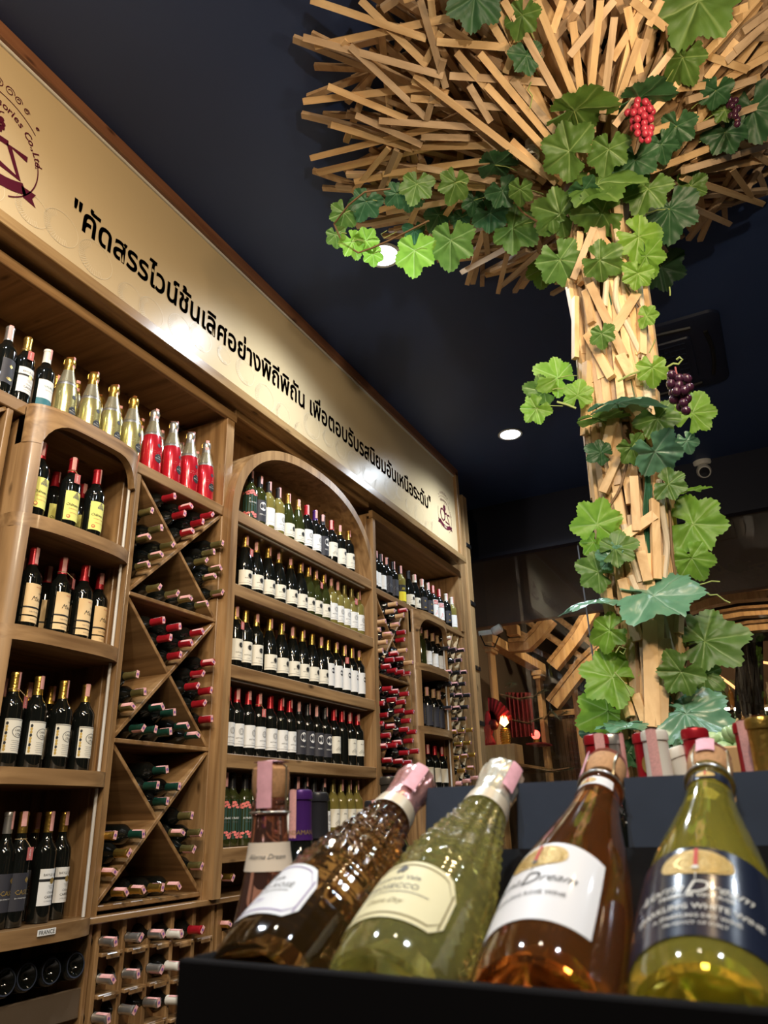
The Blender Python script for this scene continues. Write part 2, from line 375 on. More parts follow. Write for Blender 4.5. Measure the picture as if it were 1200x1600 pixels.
def strip_mesh(prof, H, a0, width=0.016, drop=0.050, m=pink, off=0.0):
    mb = MB(); R = prof[-1][0] + 0.0022; da = math.degrees(width / 2 / R)
    patch(mb, [(R, 0), (R, H + 0.01)] + [(R, H + 0.02)] * 3, H - drop, H + 0.002, a0 - da, a0 + da, m, 0.0004, 4)
    ca, sa = math.cos(math.radians(a0)), math.sin(math.radians(a0))
    def P(x, y, z): return (x * ca - y * sa, x * sa + y * ca, z)
    e = R + 0.0003; h = width / 2
    mb.add([P(-h, -e, H + 0.0022), P(h, -e, H + 0.0022), P(h, R * 0.8, H + 0.0026), P(-h, R * 0.8, H + 0.0026)], [(0, 1, 2, 3)], m)
    vs = [P(0.0055 * math.cos(k * PI / 4), -0.001 + 0.0055 * math.sin(k * PI / 4), H + 0.0032) for k in range(8)]
    mb.add(vs, [tuple(range(8))], crest)
    return mb.mesh('tax_strip')
PARTS = {}
def capsule_prof(prof, zb, H):
    e = 0.0010
    p = [(rad(prof, zb) + e, zb)]
    for r, z in prof:
        if zb < z < H - 0.012: p.append((r + e, z))
    rt = prof[-1][0] + e
    return p + [(rt, H - 0.012), (rt + 0.0014, H - 0.011), (rt + 0.0014, H - 0.003), (rt, H + 0.0005), (rt * 0.8, H + 0.0015)]
LBL = {}
def label_mesh(kind, prof):
    mb = MB()
    if kind == 'plain': patch(mb, prof, 0.055, 0.15, -55, 55, ivory)
    if kind == 'yellow':
        patch(mb, prof, 0.040, 0.155, -62, 62, yellowp)
        for i in range(5): patch(mb, prof, 0.133 + i * 0.003, 0.1345 + i * 0.003, -22 + i * 3, 22 - i * 3, greyink, 0.0008, 6)
        patch(mb, prof, 0.148, 0.153, -6, 6, greyink, 0.0008, 3)
        for a in (-18, -9, 0, 9, 18): patch(mb, prof, 0.127, 0.133, a - 3, a + 3, greyink, 0.0008, 2)
        wrap_text(mb, prof, 'Château Cast', 0.0145, 0.096, ink, 4, 0.3, 0.01)
        wrap_text(mb, prof, 'BORDEAUX SUPERIEUR', 0.0052, 0.083, redink, 4); wrap_text(mb, prof, 'CABERNET SAUVIGNON', 0.0045, 0.068, redink, 6)
        disc(mb, prof, 0.054, 0.007, redink, -35); disc(mb, prof, 0.0545, 0.0045, goldink, -35, 0.0012)
    if kind == 'peach':
        patch(mb, prof, 0.055, 0.165, -62, 62, peach); patch(mb, prof, 0.078, 0.084, -62, 62, ink, 0.0008); patch(mb, prof, 0.030, 0.050, -62, 62, peach)
        wrap_text(mb, prof, 'Mauri', 0.0225, 0.106, ink, 10, 0.45, 0.0); wrap_text(mb, prof, 'Cuvée', 0.009, 0.131, ink, 26, 0.4)
        wrap_text(mb, prof, 'GRAND VIN', 0.0048, 0.152, redink, 8); wrap_text(mb, prof, 'HAUT MEDOC', 0.0075, 0.064, greyink, 8)
        wrap_text(mb, prof, 'MIS EN BOUTEILLE', 0.0045, 0.038, greyink, 8)
    if kind == 'ornate':
        patch(mb, prof, 0.045, 0.150, -62, 62, ivory); patch(mb, prof, 0.146, 0.148, -60, 60, greyink, 0.0008)
        disc(mb, prof, 0.110, 0.024, greyink, 12, 0.0008, 20, 0.018, 0.90)
        wrap_text(mb, prof, 'CARILL', 0.010, 0.112, ink, 12); wrap_text(mb, prof, '1724', 0.013, 0.098, ink, 12, 0, 0.01)
        for i in range(9): disc(mb, prof, 0.055 + i * 0.010, 0.0045, (goldink, goldink, ink)[i % 3], -50, 0.001, 5, 0.006)
        for i in range(6): patch(mb, prof, 0.052 + i * 0.006, 0.0528 + i * 0.006, -18 - (i % 2) * 4, 40 - (i % 3) * 6, greyink, 0.0008, 5)
    if kind == 'charc':
        patch(mb, prof, 0.045, 0.150, -58, 58, charcoal); disc(mb, prof, 0.130, 0.009, goldink, 22, 0.0009, 4); wrap_text(mb, prof, 'CASS', 0.019, 0.090, goldink, 0, 0, 0.004)
        wrap_text(mb, prof, 'DU FONT MORET', 0.0055, 0.078, paper, 4)
    if kind == 'carp':
        patch(mb, prof, 0.050, 0.155, -58, 58, paper); patch(mb, prof, 0.118, 0.126, -58, 58, ink, 0.0008); disc(mb, prof, 0.120, 0.009, goldink, 12, 0.0012); wrap_text(mb, prof, 'BAYLE CARP', 0.0105, 0.134, ink, 8)
        wrap_text(mb, prof, 'CARPEN', 0.0115, 0.070, ink, 10); wrap_text(mb, prof, 'Château', 0.009, 0.084, greyink, 10, 0.4); wrap_text(mb, prof, 'COTES DE BOURG', 0.005, 0.060, greyink, 10)
        for i in range(4): patch(mb, prof, 0.097 + i * 0.003, 0.0975 + i * 0.003, 0 - i * 3, 26 + i * 3, greyink, 0.0008, 5)
    if kind == 'teal':
        patch(mb, prof, 0.055, 0.150, -60, 60, paper); patch(mb, prof, 0.042, 0.070, -60, 60, tealp, 0.0008); wrap_text(mb, prof, 'GALIEGA', 0.012, 0.118, tealp, 8); wrap_text(mb, prof, 'RESERVA 2016', 0.005, 0.105, greyink, 6)
    if kind in ('circle', 'circlelow', 'circleink'):
        z0, z1 = (0.040, 0.140) if kind != 'circlelow' else (0.035, 0.112)
        patch(mb, prof, z0, z1, -60, 60, ivory if kind != 'circle' else paper)
        if kind == 'circle':
            disc(mb, prof, 0.105, 0.0150, greyink, 25, 0.0008, 18, None, 0.88); disc(mb, prof, 0.105, 0.010, greyink, 25, 0.0008, 14, None, 0.8); patch(mb, prof, 0.105, 0.106, 8, 42, greyink, 0.0008, 3)
        else:
            disc(mb, prof, z1 - 0.028, 0.0115, ink, 25, 0.0008, 18); disc(mb, prof, z1 - 0.028, 0.0138, greyink, 25, 0.0008, 18, None, 0.93)
        wrap_text(mb, prof, 'ANTONIO', 0.0085, z0 + 0.033, ink, 12); patch(mb, prof, z0 + 0.010, z0 + 0.0112, -55, 55, ink, 0.0008); patch(mb, prof, z0 + 0.020, z0 + 0.021, 0, 30, greyink, 0.0008, 4)
    if kind == 'bigdot':
        patch(mb, prof, 0.035, 0.160, -58, 58, paper); disc(mb, prof, 0.120, 0.016, charcoal, 30, 0.0008, 18); patch(mb, prof, 0.035, 0.160, 58, 70, redink)
    if kind == 'moon':
        patch(mb, prof, 0.035, 0.155, -60, 60, charcoal); disc(mb, prof, 0.120, 0.021, paper, 15, 0.0008, 20, 0.024); disc(mb, prof, 0.122, 0.006, greyink, 18, 0.0012, 8, 0.016); wrap_text(mb, prof, 'MERLOT', 0.010, 0.070, paper, 12)
    if kind == 'sketch':
        patch(mb, prof, 0.060, 0.150, -58, 58, ivory); wrap_text(mb, prof, 'Avia', 0.012, 0.122, ink, 12, 0.4)
        for i in range(5): disc(mb, prof, 0.078 + (i % 3) * 0.006, 0.006, ink, -8 + i * 11, 0.0008, 8, None, 0.8)
    if kind == 'floral':
        patch(mb, prof, 0.030, 0.190, -120, 120, floral)
        for i in range(26):
            a = -100 + (i * 53) % 200; z = (0.047, 0.168)[i % 2] + ((i * 7) % 5 - 2) * 0.005; disc(mb, prof, z, 0.012, coral, a, 0.0008, 5, 0.006)
        wrap_text(mb, prof, 'AURARE', 0.012, 0.110, paper, 8); wrap_text(mb, prof, 'Garden', 0.009, 0.096, greyink, 8, 0.4)
    if kind == 'brightyellow':
        patch(mb, prof, 0.03, 0.10, -62, 62, brightyel); patch(mb, prof, 0.10, 0.15, -62, 62, ink); wrap_text(mb, prof, 'ZZ', 0.02, 0.115, brightyel, 0, 0.2, 0.01)
    if kind == 'script': patch(mb, prof, 0.04, 0.16, -60, 60, charcoal); wrap_text(mb, prof, 'Ura', 0.04, 0.08, greyink, 0, 0.5)
    if kind == 'redbox':
        patch(mb, prof, 0.04, 0.14, -60, 60, paper); patch(mb, prof, 0.142, 0.180, -60, 60, paper)
        for i in range(3): patch(mb, prof, 0.145 + i * 0.011, 0.152 + i * 0.011, -40, 40, redink, 0.0008)
        wrap_text(mb, prof, 'A', 0.05, 0.06, coral, 0, 0, 0.01)
    if kind == 'white': patch(mb, prof, 0.04, 0.14, -58, 58, paper); patch(mb, prof, 0.06, 0.061, -30, 40, greyink, 0.0008)
    if kind == 'goldsq':
        patch(mb, prof, 0.05, 0.15, -50, 50, charcoal); disc(mb, prof, 0.12, 0.008, goldink, 0, 0.0008, 4); disc(mb, prof, 0.07, 0.012, goldink, 0, 0.0008, 8, 0.006)
    if kind == 'goldtxt':
        patch(mb, prof, 0.03, 0.17, -62, 62, charcoal)
        for i in range(7): patch(mb, prof, 0.06 + i * 0.012, 0.065 + i * 0.012, 22, 32, goldink, 0.0008, 2)
    if kind == 'champ':
        patch(mb, prof, 0.178, 0.196, -180, 180, paper if False else silverfoil, 0.0006, 24)
        disc(mb, prof, 0.128, 0.0085, charcoal, 8, 0.0008, 14); disc(mb, prof, 0.068, 0.020, ink, 12, 0.0010, 20); wrap_text(mb, prof, 'MOSCATO', 0.0068, 0.064, whitefoil, 12, 0, 0, 0.0016); wrap_text(mb, prof, 'Sweet', 0.0055, 0.074, whitefoil, 12, 0.3, 0, 0.0016)
        for i in range(22): disc(mb, prof, 0.080 + (i * 17 % 9) * 0.002 + abs((i * 23) % 60 - 30) * 0.0003, 0.0007, whitefoil, -34 + (i * 23) % 60, 0.0010, 4)
    return mb.mesh('label')
def bottle_parts(shape, glass, foil, label, H=None):
    key = (id(shape), glass.name, foil.name if foil else '', label)
    if key in PARTS: return PARTS[key]
    H = shape[-1][1]; zb = H - 0.062
    body = MB().lathe(shape, 24, glass).mesh('body')
    parts = [('body', body)]
    if shape is SPRK and label == 'champ':
        foilm = silverfoil
        mb = MB(); mb.lathe([(rad(SPRK, 0.20) + 0.0012, 0.20), (rad(SPRK, 0.24) + 0.0012, 0.24), (0.0187, 0.268), (0.0180, 0.276), (0.0205, 0.281), (0.0205, 0.296), (0.0185, 0.304), (0.012, 0.310), (0.003, 0.312)], 20, goldfoil if glass is champgold else silverfoil); mb.lathe([(rad(SPRK, 0.19) + 0.0016, 0.19), (rad(SPRK, 0.24) + 0.0016, 0.24), (0.0191, 0.262)], 20, palefoil, cap0=False, cap1=False)
        parts.append(('capsule', mb.mesh('capsule')))
        mb = MB()
        for k in range(4):
            a = k * PI / 2 + 0.4; mb.tube([(0.021 * math.sin(a), 0.021 * math.cos(a), 0.278), (0.022 * math.sin(a), 0.022 * math.cos(a), 0.296), (0.010 * math.sin(a), 0.010 * math.cos(a), 0.313)], 0.0009, goldfoil, 4)
        parts.append(('wire_cage', mb.mesh('wire_cage')))
    else:
        parts.append(('capsule', MB().lathe(capsule_prof(shape, zb, H), 20, foil).mesh('capsule')))
    if label: parts.append(('label', label_mesh(label, shape)))
    PARTS[key] = parts; return parts
STRIPS = {}
SW = [0.016]
def strip_for(shape, a0, drop=0.05):
    key = (id(shape), a0, drop, SW[0])
    if key not in STRIPS: STRIPS[key] = strip_mesh(shape, shape[-1][1] + (0.012 if shape is SPRK else 0), a0, SW[0], drop)
    return STRIPS[key]
TAG = None
def tag_parts():
    global TAG
    if TAG is None:
        mb = MB(); mb.box(-0.011, 0.011, -0.0455, -0.0445, 0.185, 0.222, tagm)
        vs, fs = text2d('1,360.00', 0, 0.01, 1); mb.add([(-0.003 + y * 0.008, -0.0458, 0.203 + x * 0.008) for x, y in vs], fs, paper)
        t = mb.mesh('price_tag', False); mb = MB()
        pts = [(0.017 * math.sin(a), -0.017 * math.cos(a), 0.246) for a in [2 * PI * k / 12 for k in range(13)]]
        mb.tube(pts, 0.0012, twine, 5); mb.tube([(0, -0.017, 0.246), (0.002, -0.032, 0.232), (0, -0.0448, 0.220)], 0.0010, twine, 5)
        TAG = (t, mb.mesh('twine'))
    return TAG
def place_bottle(kind, mx, label, group, strip=None, drop=0.05, tagged=False, name='wine_bottle', cat='wine bottle'):
    shape = kind[0]
    r = bpy.data.objects.new(name, None); C.objects.link(r); r.empty_display_size = 0.03; r.matrix_world = mx
    tag(r, label, cat, group)
    for n, me in bottle_parts(*kind): link(n, me, r)
    if strip is not None: link('tax_strip', strip_for(shape, strip, drop), r)
    if tagged:
        t, s = tag_parts(); rot = Matrix.Rotation(random.uniform(-0.3, 0.5), 4, 'Z'); o = link('price_tag', t, r, rot); link('twine', s, o)
    return r
def stand(kind, px, py, z, y, label, group, strip=0, tagged=False, name='wine_bottle', yaw=None):
    p = onY(px, py, y); yaw = random.uniform(-12, 12) if yaw is None else yaw
    sc_ = 1.09 if kind[0] is SPRK else 1.045
    mx = Matrix.Translation((p.x, y, z)) @ Matrix.Rotation(math.radians(yaw), 4, 'Z') @ Matrix.Scale(sc_, 4)
    return place_bottle(kind, mx, label, group, strip, random.choice((0.042, 0.05, 0.058)), tagged, name, 'sparkling wine bottle' if name.startswith('spark') else 'wine bottle')
RACKSHAPE = BORD
def lie(kind, px, py, label, group, ytip=2.262, roll=None):
    tip = onY(px, py, ytip); H = kind[0][-1][1]
    roll = random.choice((-35, -10, 10, 40, 60, 150)) if roll is None else roll
    rot = Matrix.Rotation(math.radians(90 + random.uniform(-1.0, 1.0)), 4, 'X') @ Matrix.Rotation(math.radians(random.uniform(-4, 4)), 4, 'Z')
    mx = Matrix.Translation(tip) @ rot @ Matrix.Translation((0, 0, -H)) @ Matrix.Rotation(math.radians(roll), 4, 'Z')
    return place_bottle(kind, mx, label, group, 180 + random.uniform(-1, 1) * 0 + 0, 0.05)

U = lambda name, label, cat='cabinet': empty(name, (0, 0, 0), label, cat)
def unit(name, x, z, label, cat='cabinet'):
    return empty(name, (x, K, z), label, cat)

Z64, Z66 = 0.632 * K, 0.655 * K
RAILZ = -0.122 * K
# --- open top cabinet over the near racks
t = unit('open_top_cabinet', 1.4, Z64, 'long open wooden top cabinet holding gold and red sparkling bottles')
board('shelf', t, -0.3, ux(1.216), K, KB, Z64, Z66, wx); board('back_panel', t, -0.3, ux(1.216), KB, KB + 0.02, Z66, 0.90 * K, wback)
board('side_panel', t, ux(1.213), ux(1.240), K, KB, Z64, 0.878 * K, wz)
board('top_panel', t, -0.3, ux(1.240), K + 0.02, KB, 0.890 * K, 0.898 * K, wy)
board('front_rail', t, -0.3, ux(1.245), K - 0.005, K + 0.02, 0.858 * K + 0.04, 0.898 * K, wx)
board('side_panel', t, ux(0.165), ux(0.185), K, KB, Z66, 0.878 * K, wz)
# --- sign and its ledge
sg = empty('shop_sign', (3.0, 2.25, 2.2), 'long cream shop sign with dark Thai lettering and grape emblem above the bottle shelves', 'sign')
SY = 2.25; SX0, SX1 = -0.3, 2.652 * SY; SZ0, SZ1 = 0.955 * SY, 1.300 * SY
board('sign_panel', sg, SX0, SX1, SY, SY + 0.02, SZ0, SZ1, signm, 0)
board('bottom_frame', sg, SX0, SX1 + 0.06, SY - 0.05, SY + 0.03, SZ0 - 0.055, SZ0, wtop)
board('end_frame', sg, SX1, SX1 + 0.055, SY - 0.03, SY + 0.03, SZ0, SZ1 + 0.05, wz)
board('top_frame', sg, SX0, SX1 + 0.06, SY - 0.03, SY + 0.03, SZ1 + 0.015, CEIL, wred)
board('light_channel', sg, SX0, SX1, SY - 0.012, SY + 0.02, SZ1, SZ1 + 0.015, stripm)
board('soffit', sg, SX0, SX1 + 0.06, SY + 0.03, KB, SZ0 - 0.050, SZ0 - 0.035, wx)
def flat_text(parent, name, s, x0, x1, z, m, y=SY - 0.002, ys=1.0, shear=0.0, offset=0.0, res=3, tz=0.0, bev=0.0):
    vs, fs = text2d(s, shear, offset, res, bev); a = min(v[0] for v in vs); b = max(v[0] for v in vs); k = (x1 - x0) / (b - a)
    return MB().add([(x0 + (v[0] - a) * k, y, z + v[1] * k * ys) for v in vs], fs, m).build(name, parent, smooth=False)
flat_text(sg, 'lettering', '"คัดสรรไวน์ชั้นเลิศอย่างพิถีพิถัน เพื่อตอบรับรสนิยมอันเหนือระดับ"', 1.640, 5.40, 2.385, maroon, ys=1.22, offset=0.0, bev=0.020)
def emblem(cx_, cz, R):
    mb = MB(); y = SY - 0.002
    def arcband(r0, r1, a0, a1, m, n=24, yy=0.0, flat=1.0, dz=0.0):
        vs = [(cx_ + r * math.cos(math.radians(a0 + (a1 - a0) * k / n)), y - yy, cz + dz + flat * r * math.sin(math.radians(a0 + (a1 - a0) * k / n))) for r in (r0, r1) for k in range(n + 1)]
        mb.add(vs, [(k, k + 1, n + 2 + k, n + 1 + k) for k in range(n)], m)
    arcband(R * 0.975, R, -60, 20, maroon); arcband(R * 0.975, R, 160, 240, maroon)
    s = 'Winesories Co.,Ltd.'; n = len(s); a = 122
    wd = {'W': 1.5, 'i': .5, 'n': 1, 'e': 1, 's': .9, 'o': 1, 'r': .7, ' ': .6, 'C': 1.2, '.': .45, ',': .45, 'L': 1, 't': .6, 'd': 1}
    tot = sum(wd.get(c, 1) for c in s); span = 110.0
    for c in s:
        da = wd.get(c, 1) / tot * span; am = math.radians(a - da / 2); a -= da
        if c == ' ': continue
        vs, fs = text2d(c, 0, 0.012, 2); k = R * 0.23
        out = []
        for x, yy in vs:
            rr = R * 0.93 + yy * k; out.append((cx_ + rr * math.cos(am) + x * k * math.sin(am), y, cz + rr * math.sin(am) - x * k * math.cos(am)))
        mb.add(out, fs, maroon)
    # scroll ornament over the name
    def poly(pts, w_, m=maroon):
        pts = [Vector(p) for p in pts]; vs = []
        for i, p in enumerate(pts):
            d_ = (pts[min(i + 1, len(pts) - 1)] - pts[max(i - 1, 0)]); d_ = Vector((d_.x, d_.y)).normalized(); nn = Vector((-d_.y, d_.x)) * w_ / 2
            for sgn in (1, -1): vs.append((cx_ + (p.x + sgn * nn.x) * R, y, cz + (p.y + sgn * nn.y) * R))
        mb.add(vs, [(2 * i, 2 * i + 1, 2 * i + 3, 2 * i + 2) for i in range(len(pts) - 1)], m)
    for sgn in (-1, 1):
        for cx2, cz2, r2 in ((0.12, 1.42, 0.11), (0.32, 1.38, 0.09), (0.52, 1.30, 0.07), (0.80, 1.12, 0.04)):
            poly([(sgn * (cx2 + r2 * (1 - k / 26) * math.cos(k * 0.5)), cz2 + r2 * (1 - k / 26) * math.sin(k * 0.5)) for k in range(20)], 0.018)
    poly([(1.22 * math.sin(math.radians(q)), 1.22 * math.cos(math.radians(q))) for q in range(-40, 41, 5)], 0.018)
    # grape bunch
    for row, cnt in enumerate((3, 4, 4, 3, 2, 1)):
        for k in range(cnt):
            gx, gz = (k - (cnt - 1) / 2) * 0.085, 0.66 - row * 0.085
            vs = [(cx_ + (gx + 0.052 * math.cos(q * PI / 4)) * R, y, cz + (gz + 0.052 * math.sin(q * PI / 4)) * R) for q in range(8)]; mb.add(vs, [tuple(range(8))], maroon)
    poly([(0, 0.72), (0.03, 0.80), (0.10, 0.84)], 0.02)
    # interlaced V and S strokes
    poly([(-0.55, 0.30), (-0.62, 0.05), (-0.50, -0.25), (-0.28, -0.35), (-0.05, -0.2), (0.02, 0.05), (-0.05, 0.28), (-0.30, 0.38), (-0.55, 0.30)], 0.11)
    poly([(-0.02, 0.10), (0.12, 0.22), (0.30, 0.25)], 0.12); poly([(0.72, 0.24), (0.32, 0.22), (0.62, -0.32), (0.06, -0.30)], 0.13)
    # ribbon with year
    arcband(R * 1.35, R * 1.58, -122, -58, maroon, 16, 0.0, 1.0, R * 0.80)
    for sgn in (-1, 1):
        vs = [(cx_ + sgn * x_ * R, y, cz + z_ * R) for x_, z_ in ((0.70, -0.42), (0.78, -0.64), (1.06, -0.66), (0.96, -0.52), (1.02, -0.38))]; mb.add(vs, [(0, 1, 2, 3, 4)], maroon)
    vs, fs = text2d('2019', 0, 0.015, 2); mb.add([(cx_ + x * 0.2 * R, y - 0.001, cz + (-0.735 + yy * 0.2) * R) for x, yy in vs], fs, signline)
    mb.build('emblem', sg, smooth=False)
emblem(1.250, 2.452, 0.210); emblem(5.70, 2.44, 0.150)
# pale line drawing of grapes along the sign's foot
mb = MB(); rr_ = random.Random(3)
def lineart(cx_, cz, r_):
    y = SY - 0.0012
    for q0, q1, step, lw in ((1.0, 1.0, 1, 0.003),):
        n = 28; vs = [(cx_ + r_ * q * math.cos(2 * PI * k / n), y, cz + r_ * q * 0.9 * math.sin(2 * PI * k / n)) for q in (0.97, 1.0) for k in range(n)]
        mb.add(vs, [(k, (k + 1) % n, n + (k + 1) % n, n + k) for k in range(n)], signline)
    for k in range(22):
        a = math.radians(120 + k * 8.5); l0 = r_ * 0.62; c0, s0 = math.cos(a), math.sin(a); nx, nz = -s0 * 0.0012, c0 * 0.0012
        mb.add([(cx_ + l0 * c0 + nx, y, cz + l0 * s0 * .9 + nz), (cx_ + l0 * c0 - nx, y, cz + l0 * s0 * .9 - nz), (cx_ + r_ * c0 - nx, y, cz + r_ * s0 * .9 - nz), (cx_ + r_ * c0 + nx, y, cz + r_ * s0 * .9 + nz)], [(0, 1, 2, 3)], signline)
for i in range(26):
    x = 1.28 + i * 0.175 + rr_.uniform(-0.03, 0.03); r_ = rr_.uniform(0.055, 0.095)
    if x > 5.5: break
    lineart(x, SZ0 + 0.02 + r_ + rr_.uniform(0, 0.05) + 0.05 * math.sin(i), r_)
mb.build('line_drawing', sg, smooth=False)

# --- X racks
def xrack(name, u0, u1, vs_, label, thick=0.016, depth=KB, cross=True, lastframe=True):
    t = unit(name, ux((u0 + u1) / 2), vs_[-1] * K, label, 'wine rack'); a, b = ux(u0), ux(u1)
    board('side_panel', t, a - 0.026, a, K, depth, vs_[-1] * K - 0.03, vs_[0] * K - 0.022, wz)
    board('side_panel', t, b, b + 0.026, K, depth, vs_[-1] * K - 0.03, vs_[0] * K - 0.022, wz)
    board('back_panel', t, a, b, depth, depth + 0.015, vs_[-1] * K, vs_[0] * K - 0.02, wback)
    for i, v in enumerate(vs_[1:]):
        z1 = vs_[i] * K - (0.022 if i == 0 else 0.010); z0 = v * K
        board('shelf', t, a, b, K + 0.002, depth, z0 - 0.010, z0 + 0.008, wx)
        z0 += 0.012
        bar('divider', t, (a, (K + depth) / 2 + 0.004, z0), (b, (K + depth) / 2 + 0.004, z1), depth - K - 0.008, thick, (0, 1, 0), wy)
        bar('divider', t, (a, (K + depth) / 2 + 0.006, z1), (b, (K + depth) / 2 + 0.006, z0), depth - K - 0.012, thick, (0, 1, 0), wy)
    return t
xrack('diamond_rack', 0.968, 1.212, [0.640, 0.396, 0.140, -0.112], 'tall crossed board wine rack between the yellow label cabinet and the arched cabinet')
xrack('diamond_rack', 0.40, 0.672, [0.640, 0.396, 0.140, -0.112], 'tall crossed board wine rack at the near side of the yellow label cabinet')
xrack('diamond_rack', 1.944, 2.150, [0.640, 0.392, 0.137, -0.112], 'crossed board wine rack full of red and tan capped bottles beyond the arched cabinet')

# --- bow fronted cabinets
def bow_cabinet(u0, u1, vtop, shelves, bulge, label, postw, lowv):
    x0, x1 = ux(u0), ux(u1); xc = (x0 + x1) / 2; hw = (x1 - x0) / 2
    t = unit('bow_front_cabinet', xc, lowv * K, label)
    yf = lambda x: K - bulge * (max(0.0, 1 - abs((x - xc) / hw) ** 3.2)) ** 0.5 - 0.004
    N = 28; xs = [x0 + (x1 - x0) * (0.5 - 0.5 * math.cos(PI * k / N)) for k in range(N + 1)]
    def slab(name, za, zb, m, mat_front=None):
        vs = []; fs = []
        for x in xs: vs += [(x, yf(x), za), (x, yf(x), zb), (x, KB, zb), (x, KB, za)]
        for k in range(N):
            o = 4 * k
            for q in range(4): fs.append((o + q, o + (q + 1) % 4, o + 4 + (q + 1) % 4, o + 4 + q))
        fs += [(3, 2, 1, 0), (4 * N, 4 * N + 1, 4 * N + 2, 4 * N + 3)]
        return MB().add(vs, fs, m).build(name, t, smooth=True)
    for v in shelves: slab('shelf', v * K - 0.052, v * K, wx)
    zt = vtop * K; slab('top_panel', zt - 0.012, zt, wx)
    # arched header: front face follows the bow, lower edge is an arch
    vs = []; fs = []; rc = hw * 0.42; hh = 0.045
    for x in xs:
        e = min(x - x0, x1 - x) - postw; drop = 0 if e > rc else (rc - math.sqrt(max(0, rc * rc - (rc - max(e, 0)) ** 2)))
        zl = zt - 0.012 - hh - drop * 0.9; y = yf(x) - 0.002
        vs += [(x, y, zl), (x, y, zt - 0.012), (x, y + 0.035, zt - 0.012), (x, y + 0.035, zl)]
    for k in range(N):
        o = 4 * k
        for q in range(4): fs.append((o + q, o + (q + 1) % 4, o + 4 + (q + 1) % 4, o + 4 + q))
    fs += [(3, 2, 1, 0), (4 * N, 4 * N + 1, 4 * N + 2, 4 * N + 3)]
    MB().add(vs, fs, wx).build('header', t)
    for sgn in (0, 1):
        xa, xb = (x0, x0 + postw) if sgn == 0 else (x1 - postw * 0.5, x1)
        prev = zt - 0.013
        for v in list(shelves):
            n_ = 5; pv = []; pf = []
            for k in range(n_ + 1):
                x = xa + (xb - xa) * k / n_; y = yf(x)
                pv += [(x, y, v * K), (x, y, prev), (x, KB if (k == 0 and sgn == 0) or (k == n_ and sgn == 1) else y + 0.03, prev), (x, KB if (k == 0 and sgn == 0) or (k == n_ and sgn == 1) else y + 0.03, v * K)]
            for k in range(n_):
                o = 4 * k
                for q in range(4): pf.append((o + q, o + (q + 1) % 4, o + 4 + (q + 1) % 4, o + 4 + q))
            pf += [(3, 2, 1, 0), (4 * n_, 4 * n_ + 1, 4 * n_ + 2, 4 * n_ + 3)]
            MB().add(pv, pf, wz).build('post', t); prev = v * K - 0.052
    board('side_panel', t, x0 + 0.001, x0 + 0.018, K + 0.03, KB, lowv * K, zt - 0.012, wz); board('side_panel', t, x1 - 0.018, x1 - 0.001, K + 0.03, KB, lowv * K, zt - 0.012, wz)
    board('back_panel', t, x0, x1, KB, KB + 0.015, lowv * K, zt, wback)
    prev = zt - 0.08
    for v in shelves:
        MB().tube([(x1 - postw * 0.5 - 0.012, yf(x1 - postw * 0.5 - 0.012) + 0.030, v * K + 0.002), (x1 - postw * 0.5 - 0.012, yf(x1 - postw * 0.5 - 0.012) + 0.030, prev)], 0.006, stripm, 8).build('light_strip', t)
        prev = v * K - 0.055
    return t
bc = bow_cabinet(0.703, 0.946, 0.652, [0.460, 0.285, 0.086, -0.120], 0.085, 'bow fronted arched cabinet with yellow, peach and ivory label bottles', 0.050, -0.15)
bc2 = bow_cabinet(2.172, 2.440, 0.636, [0.462, 0.268, 0.085, -0.112], 0.075, 'small bow fronted arched cabinet beside the cardboard diamond lattice', 0.045, -0.15)
p = onY(54, 1438, K - 0.095)
vs, fs = text2d('FRANCE', 0, 0.01, 2); pl = MB(); yy = K - 0.0945
pl.box(1.895, 1.965, yy - 0.002, yy - 0.0005, -0.302, -0.284, paper); pl.add([(1.930 + x * 0.0165, yy - 0.0025, -0.2985 + y * 0.0165) for x, y in vs], fs, ink)
pl.build('name_plate', bc, smooth=False)

# --- arched cabinet
AY_ = 2.245
ar = unit('arched_cabinet', 1.59 * K, -0.122 * K, 'large round arched cabinet with five shelves of white label wine')
xc, hw = 1.592 * AY_, 0.347 * AY_; zs = 0.640 * AY_; rz = 0.262 * AY_; th = 0.052
def archpt(s, hw_, rz_, n=2.35):
    c_, s_ = math.cos(s), math.sin(s); return (xc + math.copysign(abs(c_) ** (2 / n), c_) * hw_, zs + abs(s_) ** (2 / n) * rz_)
vs = []; fs = []; M = 40; pts = []
pts.append(((xc - hw, RAILZ), (xc - hw + th, RAILZ)))
for k in range(M + 1):
    s = PI - PI * k / M; pts.append((archpt(s, hw, rz), archpt(s, hw - th, rz - th)))
pts.append(((xc + hw, RAILZ), (xc + hw - th, RAILZ)))
for o_, i_ in pts: vs += [(o_[0], AY_, o_[1]), (o_[0], KB, o_[1]), (i_[0], KB, i_[1]), (i_[0], AY_, i_[1])]
for k in range(len(pts) - 1):
    for q in range(4): fs.append((4 * k + q, 4 * k + (q + 1) % 4, 4 * k + 4 + (q + 1) % 4, 4 * k + 4 + q))
MB().add(vs, fs, wz).build('arch_frame', ar)
board('back_panel', ar, xc - hw, xc + hw, KB, KB + 0.015, RAILZ, zs + rz, wback)
ASH = [0.665, 0.492, 0.315, 0.136, -0.038]
for v in ASH:
    board('shelf', ar, xc - hw + 0.02, xc + hw - 0.02, AY_ + 0.004, KB, v * AY_ - 0.062, v * AY_, wx)
for v in (ASH[0], ASH[2]):
    board('light_strip', ar, xc - hw + 0.06, xc + hw - 0.12, AY_ + 0.02, AY_ + 0.035, v * AY_ - 0.070, v * AY_ - 0.062, stripm)
